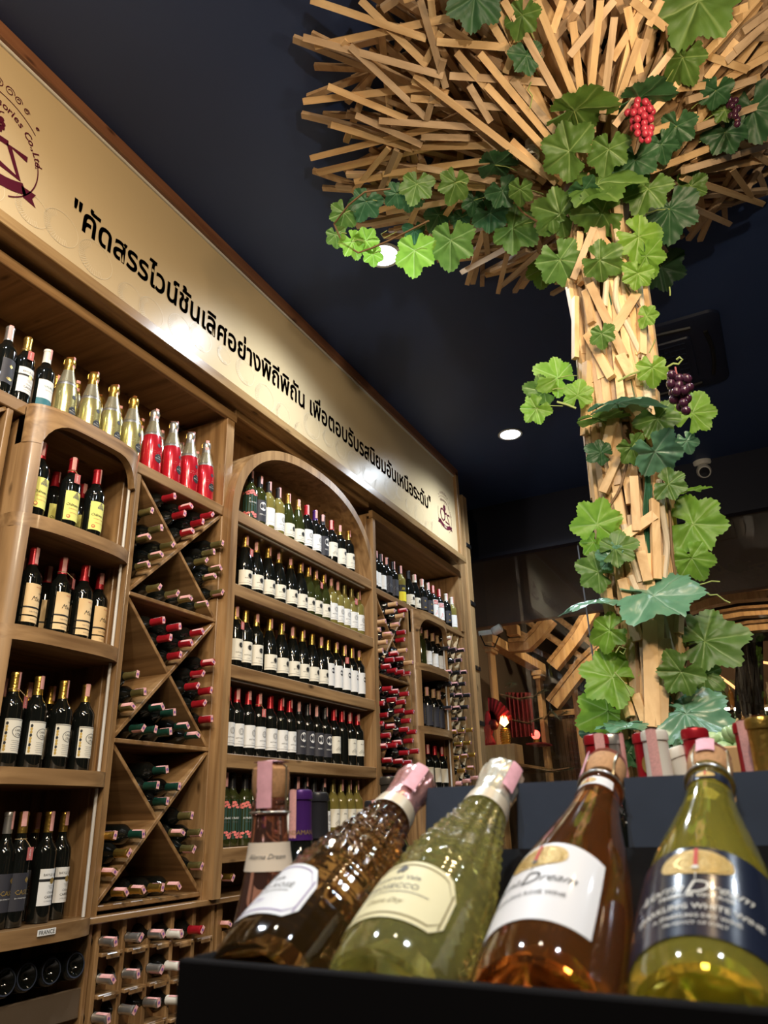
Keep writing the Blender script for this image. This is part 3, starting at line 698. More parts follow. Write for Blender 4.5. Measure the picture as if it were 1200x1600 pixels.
# recess behind the arch
al = unit('alcove', 1.59 * K, 0.6 * K, 'dark wooden alcove around the top of the arched cabinet')
board('back_panel', al, ux(1.241), ux(1.915), KB - 0.16, KB - 0.14, 0.60 * K, 0.915 * K, wback)
board('side_panel', al, ux(1.906), ux(1.916), K + 0.03, KB, -0.12 * K, 0.878 * K, wz)
board('front_rail', al, ux(1.241), ux(1.905), K, K + 0.02, 0.897 * K, 0.918 * K, wx)
for o in (al,): pass

# --- far cabinet
fc = unit('open_top_cabinet', 2.29 * K, Z64, 'open wooden top cabinet beside the pillar holding mixed bottles')
board('shelf', fc, ux(1.916), ux(2.655), K, KB, 0.632 * K, 0.650 * K, wx); board('side_panel', fc, ux(1.918), ux(1.936), K - 0.01, KB, 0.651 * K, 0.868 * K, wz)
board('side_panel', fc, ux(2.625), ux(2.655), K - 0.01, KB, 0.651 * K, 0.868 * K, wz); board('front_rail', fc, ux(1.916), ux(2.655), K - 0.012, K + 0.02, 0.868 * K, 0.893 * K, wx)
board('top_panel', fc, ux(1.916), ux(2.655), K + 0.02, KB, 0.875 * K, 0.885 * K, wx); board('back_panel', fc, ux(1.93), ux(2.64), KB, KB + 0.015, 0.651 * K, 0.88 * K, wback)
fp = empty('corner_pillar', (2.70 * K, K, FLOOR), 'square wooden corner pillar with black iron hinges at the far end of the shelves', 'pillar')
board('post', fp, ux(2.662), ux(2.703), K - 0.01, KB, FLOOR, CEIL - 0.004, wz); board('post', fp, ux(2.703) + 0.002, ux(2.752), K - 0.035, KB, FLOOR, CEIL - 0.16, whall)
for py in (857, 942, 1040, 1126):
    p = onY(737, py, K - 0.035); board('hinge', fp, ux(2.703) + 0.01, ux(2.752) + 0.012, K - 0.043, K - 0.036, p.z - 0.022, p.z + 0.018, iron)
# lattice rack
lt = unit('lattice_rack', 2.54 * K, -0.12 * K, 'narrow diamond lattice rack with dark and gold capped bottles beside the pillar', 'wine rack')
lx0, lx1 = ux(2.452), ux(2.625); lz0, lz1 = -0.11 * K, 0.628 * K
board('side_panel', lt, lx1, ux(2.660), K, KB, lz0 - 0.03, lz1, wz); board('back_panel', lt, lx0, lx1, KB, KB + 0.015, lz0, lz1, wback)
ltm = wood('light birch board', (0.42, 0.30, 0.16), (0.58, 0.44, 0.26), 'y', rough=0.5, coat=0.1)
cw, ch = (lx1 - lx0) / 3, 0.0975 * 2
for sgn in (1, -1):
    c0 = lz0 - 4 * ch
    while c0 < lz1 + 0.2 + (lx1 - lx0) / cw * ch:
        # line z = c0 + sgn*(x-lx0)*ch/cw
        a_ = lx0; b_ = lx1; za = c0; zb = c0 + sgn * 3 * ch
        lo, hi = 0.0, 1.0
        for lim, s_ in ((lz0, 1), (lz1, -1)):
            ta = (lim - za) / (zb - za)
            if (zb > za) == (s_ > 0): lo = max(lo, ta)
            else: hi = min(hi, ta)
        if hi - lo > 0.03:
            off = 0.002 if sgn > 0 else 0.006
            bar('lattice_board', lt, (a_ + (b_ - a_) * lo, (K + KB) / 2 + off, za + (zb - za) * lo), (a_ + (b_ - a_) * hi, (K + KB) / 2 + off, za + (zb - za) * hi), KB - K - 0.02, 0.007, (0, 1, 0), ltm, 0)
        c0 += ch

# --- rail and pigeonholes
rl = empty('shelf_ledge', (2.0, K, RAILZ - 0.02), 'thin continuous wooden ledge running under all the racks', 'ledge')
board('ledge_board', rl, 0.2, ux(2.66), K - 0.035, KB, RAILZ - 0.022, RAILZ, wx)
ph = unit('pigeonhole_rack', 1.11 * K, FLOOR, 'low pigeonhole rack with five columns of single bottle necks', 'wine rack')
CU = [0.976, 1.030, 1.086, 1.142, 1.198, 1.250]
for i, u in enumerate(CU): board('divider', ph, ux(u) - 0.010, ux(u) + 0.010, K, K + 0.17, FLOOR, RAILZ - 0.023, wz)
board('back_panel', ph, ux(CU[0]), ux(CU[-1]), K + 0.06, K + 0.08, FLOOR, RAILZ - 0.023, wback)
# tray unit at near end
tr = unit('bottle_tray_cabinet', 0.8 * K, FLOOR, 'low open cabinet with a sloping tray of bottles under the bow front cabinet')
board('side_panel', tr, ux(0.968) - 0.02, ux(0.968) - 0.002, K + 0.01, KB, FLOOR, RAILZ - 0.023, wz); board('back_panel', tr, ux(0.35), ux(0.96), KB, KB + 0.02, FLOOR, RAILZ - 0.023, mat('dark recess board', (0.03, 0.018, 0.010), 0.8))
board('tray_front', tr, ux(0.35), ux(0.958), K + 0.015, K + 0.03, -0.255 * K, -0.2155 * K, mat('dull bronze lip', (0.16, 0.115, 0.075), 0.45, metal=0.3)); board('tray_base', tr, ux(0.35), ux(0.958), K + 0.03, KB, -0.255 * K, -0.248 * K, wx)
# units under arch and beyond
un = unit('low_crate_cabinet', 1.59 * K, FLOOR, 'low open cabinet with cut crate fronts under the arched cabinet')
board('side_panel', un, ux(1.262), ux(1.278), K, KB, FLOOR, RAILZ - 0.023, wz); board('side_panel', un, ux(1.90), ux(1.916), K, KB, FLOOR, RAILZ - 0.023, wz)
board('back_panel', un, ux(1.262), ux(1.916), KB, KB + 0.015, FLOOR, RAILZ - 0.023, wback)
for k in range(3):
    board('crate_front', un, ux(1.28), ux(1.90), K, K + 0.018, -0.215 * K - 0.1 - k * 0.27, -0.180 * K - k * 0.27, wx); board('shelf', un, ux(1.28), ux(1.90), K + 0.02, KB, -0.215 * K - 0.115 - k * 0.27, -0.215 * K - 0.10 - k * 0.27, wx)
u3 = unit('low_rack_cabinet', 2.29 * K, FLOOR, 'plain low cabinet under the far wine racks')
board('side_panel', u3, ux(1.918), ux(2.655), K + 0.02, K + 0.04, FLOOR, RAILZ - 0.023, wz); board('door', u3, ux(1.95), ux(2.28), K, K + 0.018, FLOOR + 0.08, RAILZ - 0.06, wz); board('door', u3, ux(2.30), ux(2.63), K, K + 0.018, FLOOR + 0.08, RAILZ - 0.06, wz)

# ------------------------------------------------------------------ bottles
def z3(l, s, ox, oy): return [(x / s + ox, y / s + oy) for x, y in l]
def rack_set(pts, foil, where, group, capname, shape=BORD, ytip=2.262):
    pts = sorted(pts, key=lambda p: (round(p[1], 1), p[0])); n = len(pts)
    for i, (px, py) in enumerate(pts):
        if n == 1: o_ = 'the only one there'
        elif i == 0: o_ = 'highest'
        elif i == n - 1: o_ = 'lowest'
        else: o_ = ORD[i] + ' from the top'
        lie((shape, bglass, foil, None), px, py, '%s capped bottle in %s, %s' % (capname, where, o_), group, ytip)
c2 = lambda l: z3(l, 3.333, 0, 480); c3 = lambda l: z3(l, 3.4286, 0, 820); c4 = lambda l: z3(l, 3.333, 0, 1160)
G = 'wine bottles lying in the near crossed board rack'
rack_set(c2([(908, 985), (995, 1035), (960, 1075), (1105, 1080), (1055, 1118), (1002, 1165)]), redfoil, 'the top wedge of the near crossed rack', G, 'red')
rack_set(c2([(790, 1060), (840, 1150), (775, 1195), (900, 1237), (840, 1287), (772, 1340)]), olivefoil, 'the upper rack cell beside the yellow labels', G, 'olive')
rack_set(c2([(1158, 1230), (1113, 1275), (1074, 1318), (1148, 1357), (1118, 1400), (1158, 1483)]), olivefoil, 'the upper rack cell facing the arch', G, 'olive')
rack_set(c2([(830, 1458), (925, 1488), (992, 1515), (1078, 1545)]), olivefoil, 'the foot of the upper rack cross', G, 'olive')
rack_set(c3([(875, 512), (962, 545), (912, 605), (1085, 572), (1025, 632), (965, 697)]), redfoil, 'the near rack middle cross, top wedge', G, 'red')
rack_set(c3([(735, 802), (775, 895), (713, 972)]), olivefoil, 'the middle cross near side wedge', G, 'olive')
rack_set(c3([(1143, 735), (1088, 795), (1058, 862), (1130, 887), (1095, 955), (1133, 1040)]), redfoil, 'the middle cross wedge facing the arch', G, 'red')
rack_set(c3([(870, 975), (933, 1005), (768, 1087), (832, 1097), (912, 1107), (1005, 1077), (1060, 1125)]), greenfoil, 'the middle cross bottom wedge', G, 'dark green')
rack_set(c4([(868, 142), (820, 224), (932, 230), (870, 307)]), greenfoil, 'the near rack lowest cross, top wedge', G, 'dark green')
rack_set(c4([(598, 485), (670, 577), (597, 675)]), goldfoil, 'the lowest cross near side wedge', G, 'gold')
rack_set(c4([(745, 478)]), greenfoil, 'the lowest cross near side wedge', G, 'dark green')
rack_set(c4([(998, 382), (952, 470), (1046, 470), (1010, 555), (1050, 642)]), olivefoil, 'the lowest cross wedge facing the arch', G, 'olive')
rack_set(c4([(657, 780), (747, 768), (845, 757), (932, 748)]), goldfoil, 'the lowest cross bottom wedge', G, 'gold')
# far X rack
G = 'wine bottles lying in the far crossed board rack'
c7 = lambda l: z3(l, 5.4545, 560, 760); c8 = lambda l: z3(l, 5.4545, 560, 960)
rack_set(c7([(325, 1000), (305, 1060), (385, 1100), (345, 1175), (230, 1150), (186, 1222)]), tanfoil, 'the far crossed rack above first crossing', G, 'tan', ytip=2.235)
rack_set(c7([(410, 1052)]), redfoil, 'the far crossed rack top among tan caps', G, 'red', ytip=2.235)
rack_set(c7([(280, 1255), (240, 1325), (205, 1398)]), tanfoil, 'far crossed rack below first crossing, near side', G, 'tan', ytip=2.235)
rack_set(c7([(398, 1242), (390, 1305)]), redfoil, 'the far crossed rack first crossing, pillar side', G, 'red', ytip=2.235)
rack_set(c8([(408, 305), (460, 410)]), tanfoil, 'the far crossed rack edge above first shelf', G, 'tan', ytip=2.21)
rack_set(c8([(335, 330), (300, 385), (385, 375), (270, 440), (322, 475), (385, 490), (440, 500)]), redfoil, 'the far crossed rack heap above first shelf', G, 'red', ytip=2.225)
rack_set(c8([(282, 630), (338, 655), (425, 675), (320, 725), (398, 745), (385, 820), (470, 830)]), redfoil, 'the far crossed rack just under first shelf', G, 'red', ytip=2.22)
rack_set(c8([(215, 757), (248, 855), (210, 930), (308, 950)]), redfoil, 'the far crossed rack second crossing, near side', G, 'red', ytip=2.235)
rack_set(c8([(440, 905), (425, 980), (490, 1000), (462, 1075), (425, 1178), (512, 1165)]), redfoil, 'the far crossed rack second crossing, pillar side', G, 'red', ytip=2.21)
rack_set(c8([(270, 1030), (365, 1090), (325, 1115), (238, 1120), (283, 1240), (378, 1250), (452, 1262)]), redfoil, 'the far crossed rack lowest heap', G, 'red', ytip=2.225)
# lattice rack
G = 'bottles lying in the diamond lattice rack'
rows = [([(790, 200)], whitefoil), ([(775, 285), (835, 297), (905, 303)], blackfoil), ([(825, 398), (882, 388)], blackfoil), ([(797, 487), (872, 492), (926, 490)], blackfoil), ([(795, 588), (850, 590), (915, 590)], blackfoil),
        ([(820, 685), (888, 688), (955, 687)], blackfoil), ([(797, 793), (868, 793), (940, 788)], blackfoil), ([(848, 892), (918, 887)], blackfoil), ([(842, 1000), (912, 993), (980, 983)], goldfoil), ([(888, 1102), (962, 1094)], goldfoil),
        ([(863, 1220), (935, 1205), (1003, 1195)], goldfoil), ([(915, 1330), (988, 1305)], goldfoil), ([(885, 1440), (960, 1418), (1028, 1392)], pink)]
for ri, (l, fm) in enumerate(rows):
    for ci, (px, py) in enumerate(c8(l)):
        lie((BORD, bglass, fm, None), px - 1, py, '%s capped bottle, lattice rack row %s from top, %s from near side' % ({'white foil': 'white', 'black foil': 'black', 'gold foil': 'gold', 'pink tax paper': 'pink'}[fm.name], ORD[ri], ORD[ci]), G, 2.235)
# pigeonholes, each neck on its own bracket
G = 'bottles lying in the pigeonhole rack'
PG = [([(600, 1040), (588, 1235), (563, 1440)], silverfoil), ([(732, 1017), (718, 1207), (700, 1397)], silverfoil), ([(848, 998), (843, 1180), (825, 1357)], silverfoil), ([(943, 998), (933, 1166), (938, 1345)], whitefoil), ([(1052, 977)], redfoil)]
for ci, (l, fm) in enumerate(PG):
    for ri, (px, py) in enumerate(c4(l)):
        lie((BORD, bglass, fm, None), px, py, '%s capped bottle in the %s pigeonhole column from the tray, %s from the top' % (fm.name.split()[0], ORD[ci], ORD[ri]), G, 2.235)
    for ri in range(5):
        px, py = c4([l[0]])[0]; p = onY(px, py, 2.235); z = p.z - 0.028 - ri * 0.128
        board('bracket', ph, ux(CU[ci]) + 0.011, ux(CU[ci + 1]) - 0.011, K - 0.012, K + 0.055, z - 0.022, z - 0.008, wx); 
        board('bracket_lip', ph, ux(CU[ci]) + 0.030, ux(CU[ci + 1]) - 0.030, K - 0.018, K - 0.012, z - 0.030, z - 0.012, wy)
for i, (px, py) in enumerate([(344, 1372), (364, 1371)]):
    lie((BORD, bglass, goldfoil, None), px, py, 'gold capped bottle lying in the arched cabinet bottom slot, %s from rack' % ORD[i], 'bottles in the slot under the arch')
lie((BORD, bglass, goldfoil, None), 359, 1444, 'gold capped bottle lying over the uppermost cut crate front under the arch', None)
# dark bottles with their bases outwards on the tray
for i, px in enumerate((8, 42, 80, 118)):
    p = onY(px, 1535 - i * 9, K - 0.005); rot = Matrix.Rotation(math.radians(-97), 4, 'X')
    r = empty('wine_bottle', p, 'dark bottle lying base outwards on the sloping tray, %s from its near end' % ORD[i], 'wine bottle', 'dark bottles lying base outwards on the tray')
    mx = Matrix.Translation(p) @ rot; p0 = [(0.004, 0.028), (0.016, 0.022), (0.026, 0.006), (0.030, 0.0), (0.037, 0.0)]
    b = MB().lathe([(r_ * 1.08, z_) for r_, z_ in p0 + [(0.0405, 0.006), (0.041, 0.17), (0.034, 0.20), (0.018, 0.24), (0.0145, 0.30)]], 28, bglass, mx).build('body', r)
    MB().lathe([(0.0340, -0.0012), (0.0385, -0.0012)], 28, mat('painted rim glint', (0.05, 0.06, 0.09), 0.25), mx, False, False).build('rim_glint', r)  # bluish ring paints the light caught on the base edge

def shelf_row(items, z, y, shelf, group, jitter=0.0, kindname=None, back=False):
    """items: (px, py, kind, description, tagged)"""
    cnt = {}
    items = sorted(items, key=lambda t: t[0]); tot = {}
    for it in items: tot[it[3]] = tot.get(it[3], 0) + 1
    for it in items:
        d = it[3]; cnt[d] = cnt.get(d, 0) + 1
        o_ = '' if tot[d] == 1 else ', %s such bottle from its near end' % ORD[cnt[d] - 1]
        stand(it[2], it[0], it[1], z + 0.0005, y + random.uniform(-1, 1) * jitter, (('%s, %s from near end of %s' % (d, ORD[cnt[d] - 1], shelf)) if tot[d] > 1 else '%s on %s' % (d, shelf)).replace('from near end of the ', 'from near end of ').replace('of open cabinet beside the pillar', 'of pillar cabinet'), group, random.choice((-30, 0, 25, 30, 150)), len(it) > 4 and it[4], yaw=random.uniform(-34, -18) if it[0] > 330 else None, name=
              'sparkling_bottle' if it[2][0] is SPRK else 'wine_bottle')
# top cabinet
GC = (SPRK, champgold, goldfoil, 'champ'); RC = (SPRK, champred, goldfoil, 'champ')
S = 'the open top cabinet'
shelf_row([(8, 560, (BORD, bglass, silverfoil, 'goldsq'), 'dark bottle with small gold square label', 0), (37, 575, (BORD, bglass, goldfoil, 'carp'), 'dark bottle with white banded label and tag', 1), (69, 590, (BORD, bglass, whitefoil, 'teal'), 'dark bottle with white and teal label', 0)]
          + [(px, py, GC, 'gold sparkling bottle with round black label', 0) for px, py in ((104, 605), (142, 625), (175, 640), (206, 660))]
          + [(px, py, RC, 'red sparkling bottle with round black label', 0) for px, py in ((239, 680), (269, 700), (296, 712), (321, 728))], Z66, 2.365, S, 'bottles on the open top cabinet')
shelf_row([(px, py, GC, 'gold sparkling bottle hidden in back row', 0) for px, py in ((122, 590), (157, 615), (188, 630), (220, 650))] + [(px, py, RC, 'red sparkling bottle hidden in back row', 0) for px, py in ((252, 665), (282, 690), (308, 705))]
          + [(88, 600, (BORD, bglass, goldfoil, 'plain'), 'gold capped bottle half hidden in the back row', 0)], Z66, 2.49, S, 'bottles on the open top cabinet')
# bow cabinet
YL = (BORD, bglass, redfoil, 'yellow'); PE = (BORD, bglass, redfoil, 'peach'); OR_ = (BORD, bglass, goldfoil, 'ornate')
G = 'bottles in the bow fronted cabinet'
def bz(v): return v * K
def at(kind, px, py, v, y, d, tagged=False, yaw=None): stand(kind, px, py, bz(v) + 0.0005, y, d, G, random.choice((0, 25, -30)), tagged, yaw=yaw)
at(YL, 58, 755, 0.460, 2.30, 'yellow label bottle nearest the post on the top bow shelf', yaw=5); at(YL, 108, 775, 0.460, 2.30, 'yellow label bottle with a hanging price tag on the top bow shelf', True, yaw=5); at(YL, 147, 785, 0.460, 2.30, 'yellow label bottle by the light strip on the top bow shelf', yaw=5)
at(YL, 84, 770, 0.460, 2.46, 'yellow label bottle in the back row between its neighbours, nearer the post'); at(YL, 128, 780, 0.460, 2.46, 'yellow label bottle in the back row, nearer the light strip')
for i, px in enumerate((6, 44, 92, 127, 152)): at(PE, px, 925 + i * 6, 0.285, 2.325 if i < 4 else 2.36, 'peach label bottle on the second bow shelf, %s from the near post' % ORD[i], i == 2, yaw=8)
for i, px in enumerate((26, 71, 107, 122)): at(PE, px, 925 + i * 6, 0.285, 2.46, 'peach label bottle, second bow shelf back row, %s from near post' % ORD[i])
for i, px in enumerate((14, 52, 92, 128)): at(OR_, px, 1130 + i * 4, 0.086, 2.315, 'ivory ornate label bottle on the third bow shelf, %s from the near post' % ORD[i], i == 0, yaw=6)
for i, px in enumerate((-6, 36, 72)): at(OR_, px, 1130 + i * 4, 0.086, 2.45, 'ivory ornate label bottle, third bow shelf back row, %s from near post' % ORD[i])
at((TALL, bglass, goldfoil, 'charc'), 27, 1355, -0.120, 2.30, 'charcoal label bottle with a price tag on the lowest bow shelf', True, yaw=0)
at((TALL, bglass, goldfoil, 'carp'), 68, 1355, -0.120, 2.31, 'white banded label bottle nearer the charcoal one on the lowest bow shelf', yaw=5); at((TALL, bglass, goldfoil, 'carp'), 92, 1350, -0.120, 2.345, 'white banded label bottle by the light strip on the lowest bow shelf', yaw=5)
at((TALL, bglass, silverfoil, 'charc'), 4, 1350, -0.120, 2.31, 'charcoal label bottle with silver cap at the near post'); at((TALL, bglass, goldfoil, 'charc'), 48, 1350, -0.120, 2.43, 'charcoal label bottle standing in the back row of the lowest bow shelf')
# arched cabinet
G = 'bottles in the arched cabinet'
c5 = lambda x, y: (x / 4.615 + 340, y / 4.615 + 680); c6 = lambda x, y: (x / 4.444 + 330, y / 4.444 + 920); c9 = lambda x, y: (x / 3.333 + 280, y / 3.333 + 1160)
def row(l, z, y, s, f=c5): shelf_row([(*f(x, yy), k, d, tg) for x, yy, k, d, tg in l], z, y, s, G)
S = 'the top arch shelf'
row([(232, 470, (BORD, gglass, blackfoil, 'floral'), 'floral label bottle', 0), (300, 500, (BORD, gglass, blackfoil, 'moon'), 'olive glass bottle with a moon label', 0), (363, 545, (BORD, yglass, blackfoil, 'white'), 'clear straw wine bottle with black cap', 0),
     (434, 590, (BORD, yglass, blackfoil, 'circle'), 'clear bottle with tall ringed label', 0), (503, 650, (BURG, gglass, goldfoil, 'circlelow'), 'olive burgundy bottle with gold cap', 0), (577, 690, (BURG, gglass, goldfoil, 'circlelow'), 'olive burgundy bottle with gold cap', 0),
     (640, 700, (BORD, bglass, redfoil, 'circle'), 'dark bottle with pink red cap and ringed label', 0), (702, 740, (BORD, bglass, purplefoil, 'circle'), 'dark bottle with purple cap and ringed label', 0), (757, 760, (BORD, bglass, blackfoil, 'moon'), 'dark bottle with black cap and moon label', 0),
     (822, 800, (BORD, bglass, redfoil, 'sketch'), 'dark bottle with red cap and sketch label', 0), (884, 840, (BORD, bglass, goldfoil, 'circleink'), 'dark bottle with gold cap and white label', 0), (945, 870, (BORD, bglass, goldfoil, 'circleink'), 'dark bottle with gold cap and white label', 0)], ASH[0] * AY_, 2.33, S)
S = 'the second arch shelf'
BC = (BURG, bglass, goldfoil, 'circlelow')
row([(x, y, BC, 'gold capped dark burgundy bottle', i == 0) for i, (x, y) in enumerate([(190, 1040), (272, 1080), (357, 1110), (437, 1140), (522, 1180), (595, 1210)])]
    + [(x, y, (BURG, gglass, goldfoil, 'circlelow'), 'gold capped olive burgundy bottle', i == 1) for i, (x, y) in enumerate([(652, 1230), (705, 1255), (764, 1285)])]
    + [(x, y, (BORD, yglass, olivefoil, 'circle'), 'straw wine bottle with tall ringed label', i == 3) for i, (x, y) in enumerate([(820, 1250), (868, 1275), (915, 1300), (967, 1315), (1017, 1340)])], ASH[1] * AY_, 2.33, S)
row([(x, y, BC, 'gold capped bottle in the back row', 0) for x, y in [(305, 1100), (385, 1130), (460, 1160), (530, 1200)]], ASH[1] * AY_, 2.46, S)
S = 'the third arch shelf'
row([(x, y, (BORD, bglass, goldfoil, 'circleink'), 'gold capped straight bottle with dotted ivory label', i == 0) for i, (x, y) in enumerate([(162, 390), (230, 415), (307, 440)])]
    + [(x, y, BC, 'gold capped dark burgundy bottle', 0) for x, y in [(400, 500), (483, 520), (563, 545), (630, 560), (698, 580), (763, 600)]]
    + [(x, y, (BORD, bglass, goldfoil, 'bigdot'), 'gold capped bottle with big dot label', i == 2) for i, (x, y) in enumerate([(810, 570), (868, 590), (925, 605), (977, 620), (1028, 635)])], ASH[2] * AY_, 2.33, S, c6)
row([(x, y, BC, 'gold capped bottle in the back row', 0) for x, y in [(360, 500), (435, 520), (508, 540), (590, 560), (645, 580)]], ASH[2] * AY_, 2.46, S, c6)
S = 'the fourth arch shelf'
row([(x, y, (BORD, bglass, redfoil, 'circle'), 'dark bottle with ringed ivory label', i == 3) for i, (x, y) in enumerate([(105, 950), (172, 960), (250, 975), (325, 985), (405, 1000), (480, 1010), (540, 1015)])]
    + [(x, y, (BORD, bglass, blackfoil, 'moon'), 'dark bottle with black moon label', 0) for x, y in [(607, 1030), (667, 1040), (732, 1045), (790, 1050)]]
    + [(x, y, (BORD, bglass, redfoil, 'sketch'), 'dark bottle with red cap and sketch label', 0) for x, y in [(852, 1070), (965, 1085), (1018, 1090)]] + [(908, 1078, (BORD, bglass, redfoil, None), 'red capped bottle turned away from view', 0)], ASH[3] * AY_, 2.33, S, c6)
S = 'the lowest arch shelf'
row([(x, 420, (BORD, gglass, blackfoil, 'floral'), 'floral label bottle', 0) for x in (226, 268, 335, 378)] + [(x, 400, (BORD, yglass, olivefoil, 'sketch'), 'straw wine bottle with sketch label', 0) for x in (800, 843, 886, 925)]
    + [(x, 400, (BORD, gglass, blackfoil, 'circle'), 'olive bottle with ringed label', 0) for x in (435, 490, 560, 610, 655, 700, 750)], ASH[4] * AY_, 2.33, S, c9)
# far cabinet, top
G = 'bottles in the far cabinets'
S = 'the open cabinet beside the pillar'; zf = 0.650 * K
c7p = lambda x, y: (x / 5.4545 + 560, y / 5.4545 + 760)
WB = (BORD, bglass, blackfoil, 'white'); 
row([(118, 700, (BORD, bglass, goldfoil, 'white'), 'gold capped bottle with white label', 0), (147, 720, WB, 'black capped bottle with white label', 0), (190, 740, WB, 'black capped bottle with white label', 0), (243, 770, (BORD, bglass, blackfoil, 'script'), 'black bottle with dark script label', 0), (297, 800, (BORD, bglass, blackfoil, 'script'), 'black bottle with dark script label', 0),
     (360, 850, (BORD, yglass, blackfoil, 'brightyellow'), 'clear bottle with bright yellow label', 0), (430, 900, (BURG, bglass, blackfoil, 'circlelow'), 'black burgundy bottle with low pale label', 0), (482, 920, (BURG, bglass, whitefoil, 'circlelow'), 'pale capped burgundy bottle with low pale label', 0),
     (545, 940, (BORD, bglass, whitefoil, 'goldsq'), 'cream capped bottle with dark grey label', 0), (595, 960, (BORD, bglass, silverfoil, 'goldsq'), 'silver capped bottle with dark grey label', 0), (640, 1010, (BORD, bglass, redfoil, 'redbox'), 'red capped bottle with red striped white label', 0), (690, 1030, (BORD, bglass, redfoil, 'redbox'), 'red capped bottle with red striped white label', 0),
     (752, 1060, (BORD, bglass, whitefoil, 'goldsq'), 'cream capped bottle with black and gold label', 0), (800, 1080, (BORD, yglass, whitefoil, 'white'), 'clear pale bottle with white label', 0)], zf, 2.37, S, c7p)
c8p = lambda x, y: (x / 5.4545 + 560, y / 5.4545 + 960)
row([(530, 1300, (BORD, gglass, olivefoil, None), 'olive bottle without a label facing out', 0), (578, 1320, (BORD, bglass, tanfoil, 'white'), 'tan capped bottle with white label', 0), (632, 1330, (BORD, bglass, tanfoil, 'white'), 'tan capped bottle with white label', 0), (675, 1350, (BORD, bglass, tanfoil, 'white'), 'tan capped bottle with white label', 0)], 0.462 * K, 2.34, 'the top small bow shelf', c7p)
row([(525, 790, (BORD, bglass, tanfoil, 'goldtxt'), 'tan capped bottle, gold flecked black label', 0), (590, 800, (BORD, bglass, tanfoil, 'goldtxt'), 'tan capped bottle, gold flecked black label', 0), (645, 810, (BORD, bglass, tanfoil, 'goldtxt'), 'tan capped bottle, gold flecked black label', 0), (690, 830, (BORD, bglass, tanfoil, 'goldtxt'), 'tan capped bottle, gold flecked black label', 0)], 0.268 * K, 2.34, 'the middle small bow shelf', c8p)
row([(x, 1260, (BORD, bglass, redfoil, 'plain'), 'red capped bottle with ivory label', 0) for x in (545, 595, 655, 715)], 0.085 * K, 2.34, 'the lowest small bow shelf', c8p)

# ------------------------------------------------------------------ foreground: display crate on a table
TZ = -0.258
RZ = -0.2065
tb = empty('display_table', (0.95, 0.1, FLOOR), 'black display table carrying the crate and spare bottles', 'table')
board('tabletop', tb, 0.43, 1.75, -0.75, 0.60, TZ - 0.035, TZ, black); board('plinth', tb, 0.50, 1.70, -0.70, 0.56, FLOOR, TZ - 0.036, black)
cr = empty('display_crate', (0.65, 0.15, TZ), 'black display crate with notched navy back holding four leaning sparkling bottles', 'display crate')
CY0, CY1 = -0.32, 0.402
def lipz(y): return (-0.0955 + (y - 0.0) * 0.020) * 0.955
vs = [(x, y, z) for x in (0.466, 0.477) for y, zt_ in ((CY0, lipz(CY0)), (CY1, lipz(CY1))) for z in (TZ, zt_)]
MB().add(vs, [(0, 1, 3, 2), (4, 6, 7, 5), (0, 4, 5, 1), (2, 3, 7, 6), (0, 2, 6, 4), (1, 5, 7, 3)], black).build('front_panel', cr, smooth=False, bevel=0.0015)
board('side_panel', cr, 0.478, 0.80, CY1 - 0.010, CY1, TZ, lipz(CY1) , black); board('side_panel', cr, 0.478, 0.80, CY0, CY0 + 0.010, TZ, -0.10, black)
BYS = [0.362, 0.264, 0.160, 0.066, -0.035]
prof = [(CY0, 0.030)]; hwn = 0.0195
for yb in sorted(BYS): prof += [(yb - hwn, 0.031), (yb - hwn + 0.004, -0.030), (yb + hwn - 0.004, -0.030), (yb + hwn, 0.031)]
prof += [(CY1 - 0.011, 0.026)]
mb = MB(); n = len(prof)
vs = [(x, y, z) for x in (0.765, 0.773) for y, z in prof] + [(x, y, TZ + 0.002) for x in (0.765, 0.773) for y, z in prof]
fs = []
for k in range(n - 1): fs += [(k, k + 1, 2 * n + k + 1, 2 * n + k), (n + k + 1, n + k, 3 * n + k, 3 * n + k + 1), (k + 1, k, n + k, n + k + 1)]
fs += [(0, 2 * n, 3 * n, n), (n - 1, 2 * n - 1, 4 * n - 1, 3 * n - 1)]
mb.add(vs, fs, slate).build('notched_back_panel', cr, smooth=False)
DIR = Vector((0.8803, 0, 0.4743)).normalized(); BASE = Vector((0.505, 0, -0.1119))
nrm = Vector((-DIR.z, 0, DIR.x))
p0 = BASE - nrm * 0.0452 + DIR * 0.01; p1 = p0 + DIR * 0.262
bar('bottle_rest', cr, (p0.x, (CY0 + CY1) / 2, p0.z - 0.008), (p1.x, (CY0 + CY1) / 2, p1.z - 0.008), CY1 - CY0 - 0.022, 0.008, (0, 1, 0), black)

def winemat(name, col, rough=0.02, tr=0.93):
    return mat(name, col, rough, trans=tr, ior=1.36, coat=0.5)
amber = winemat('amber rose wine', (0.80, 0.30, 0.07), tr=0.94); amberd = winemat('dark amber wine', (0.55, 0.30, 0.09), tr=0.97); limew = winemat('pale lime wine', (0.88, 0.85, 0.30), tr=0.90); goldw = winemat('golden wine', (0.90, 0.80, 0.14), tr=0.86)
clearg = mat('clear glass', (0.95, 0.95, 0.93), 0.02, trans=1.0, ior=1.45)
rosecap = mat('rose pink foil', (0.62, 0.33, 0.32), 0.26, metal=0.65, nscale=60, bump=0.3); pearl = mat('pearl cream foil', (0.74, 0.70, 0.58), 0.24, metal=0.55, nscale=60, bump=0.3)
cork = mat('cork', (0.48, 0.26, 0.12), 0.8, nscale=300, var=0.4); lilac = mat('lilac border ink', (0.30, 0.24, 0.42), 0.6); pinkstamp = mat('pink wax paper', (0.85, 0.42, 0.50), 0.7, nscale=90, var=0.3)
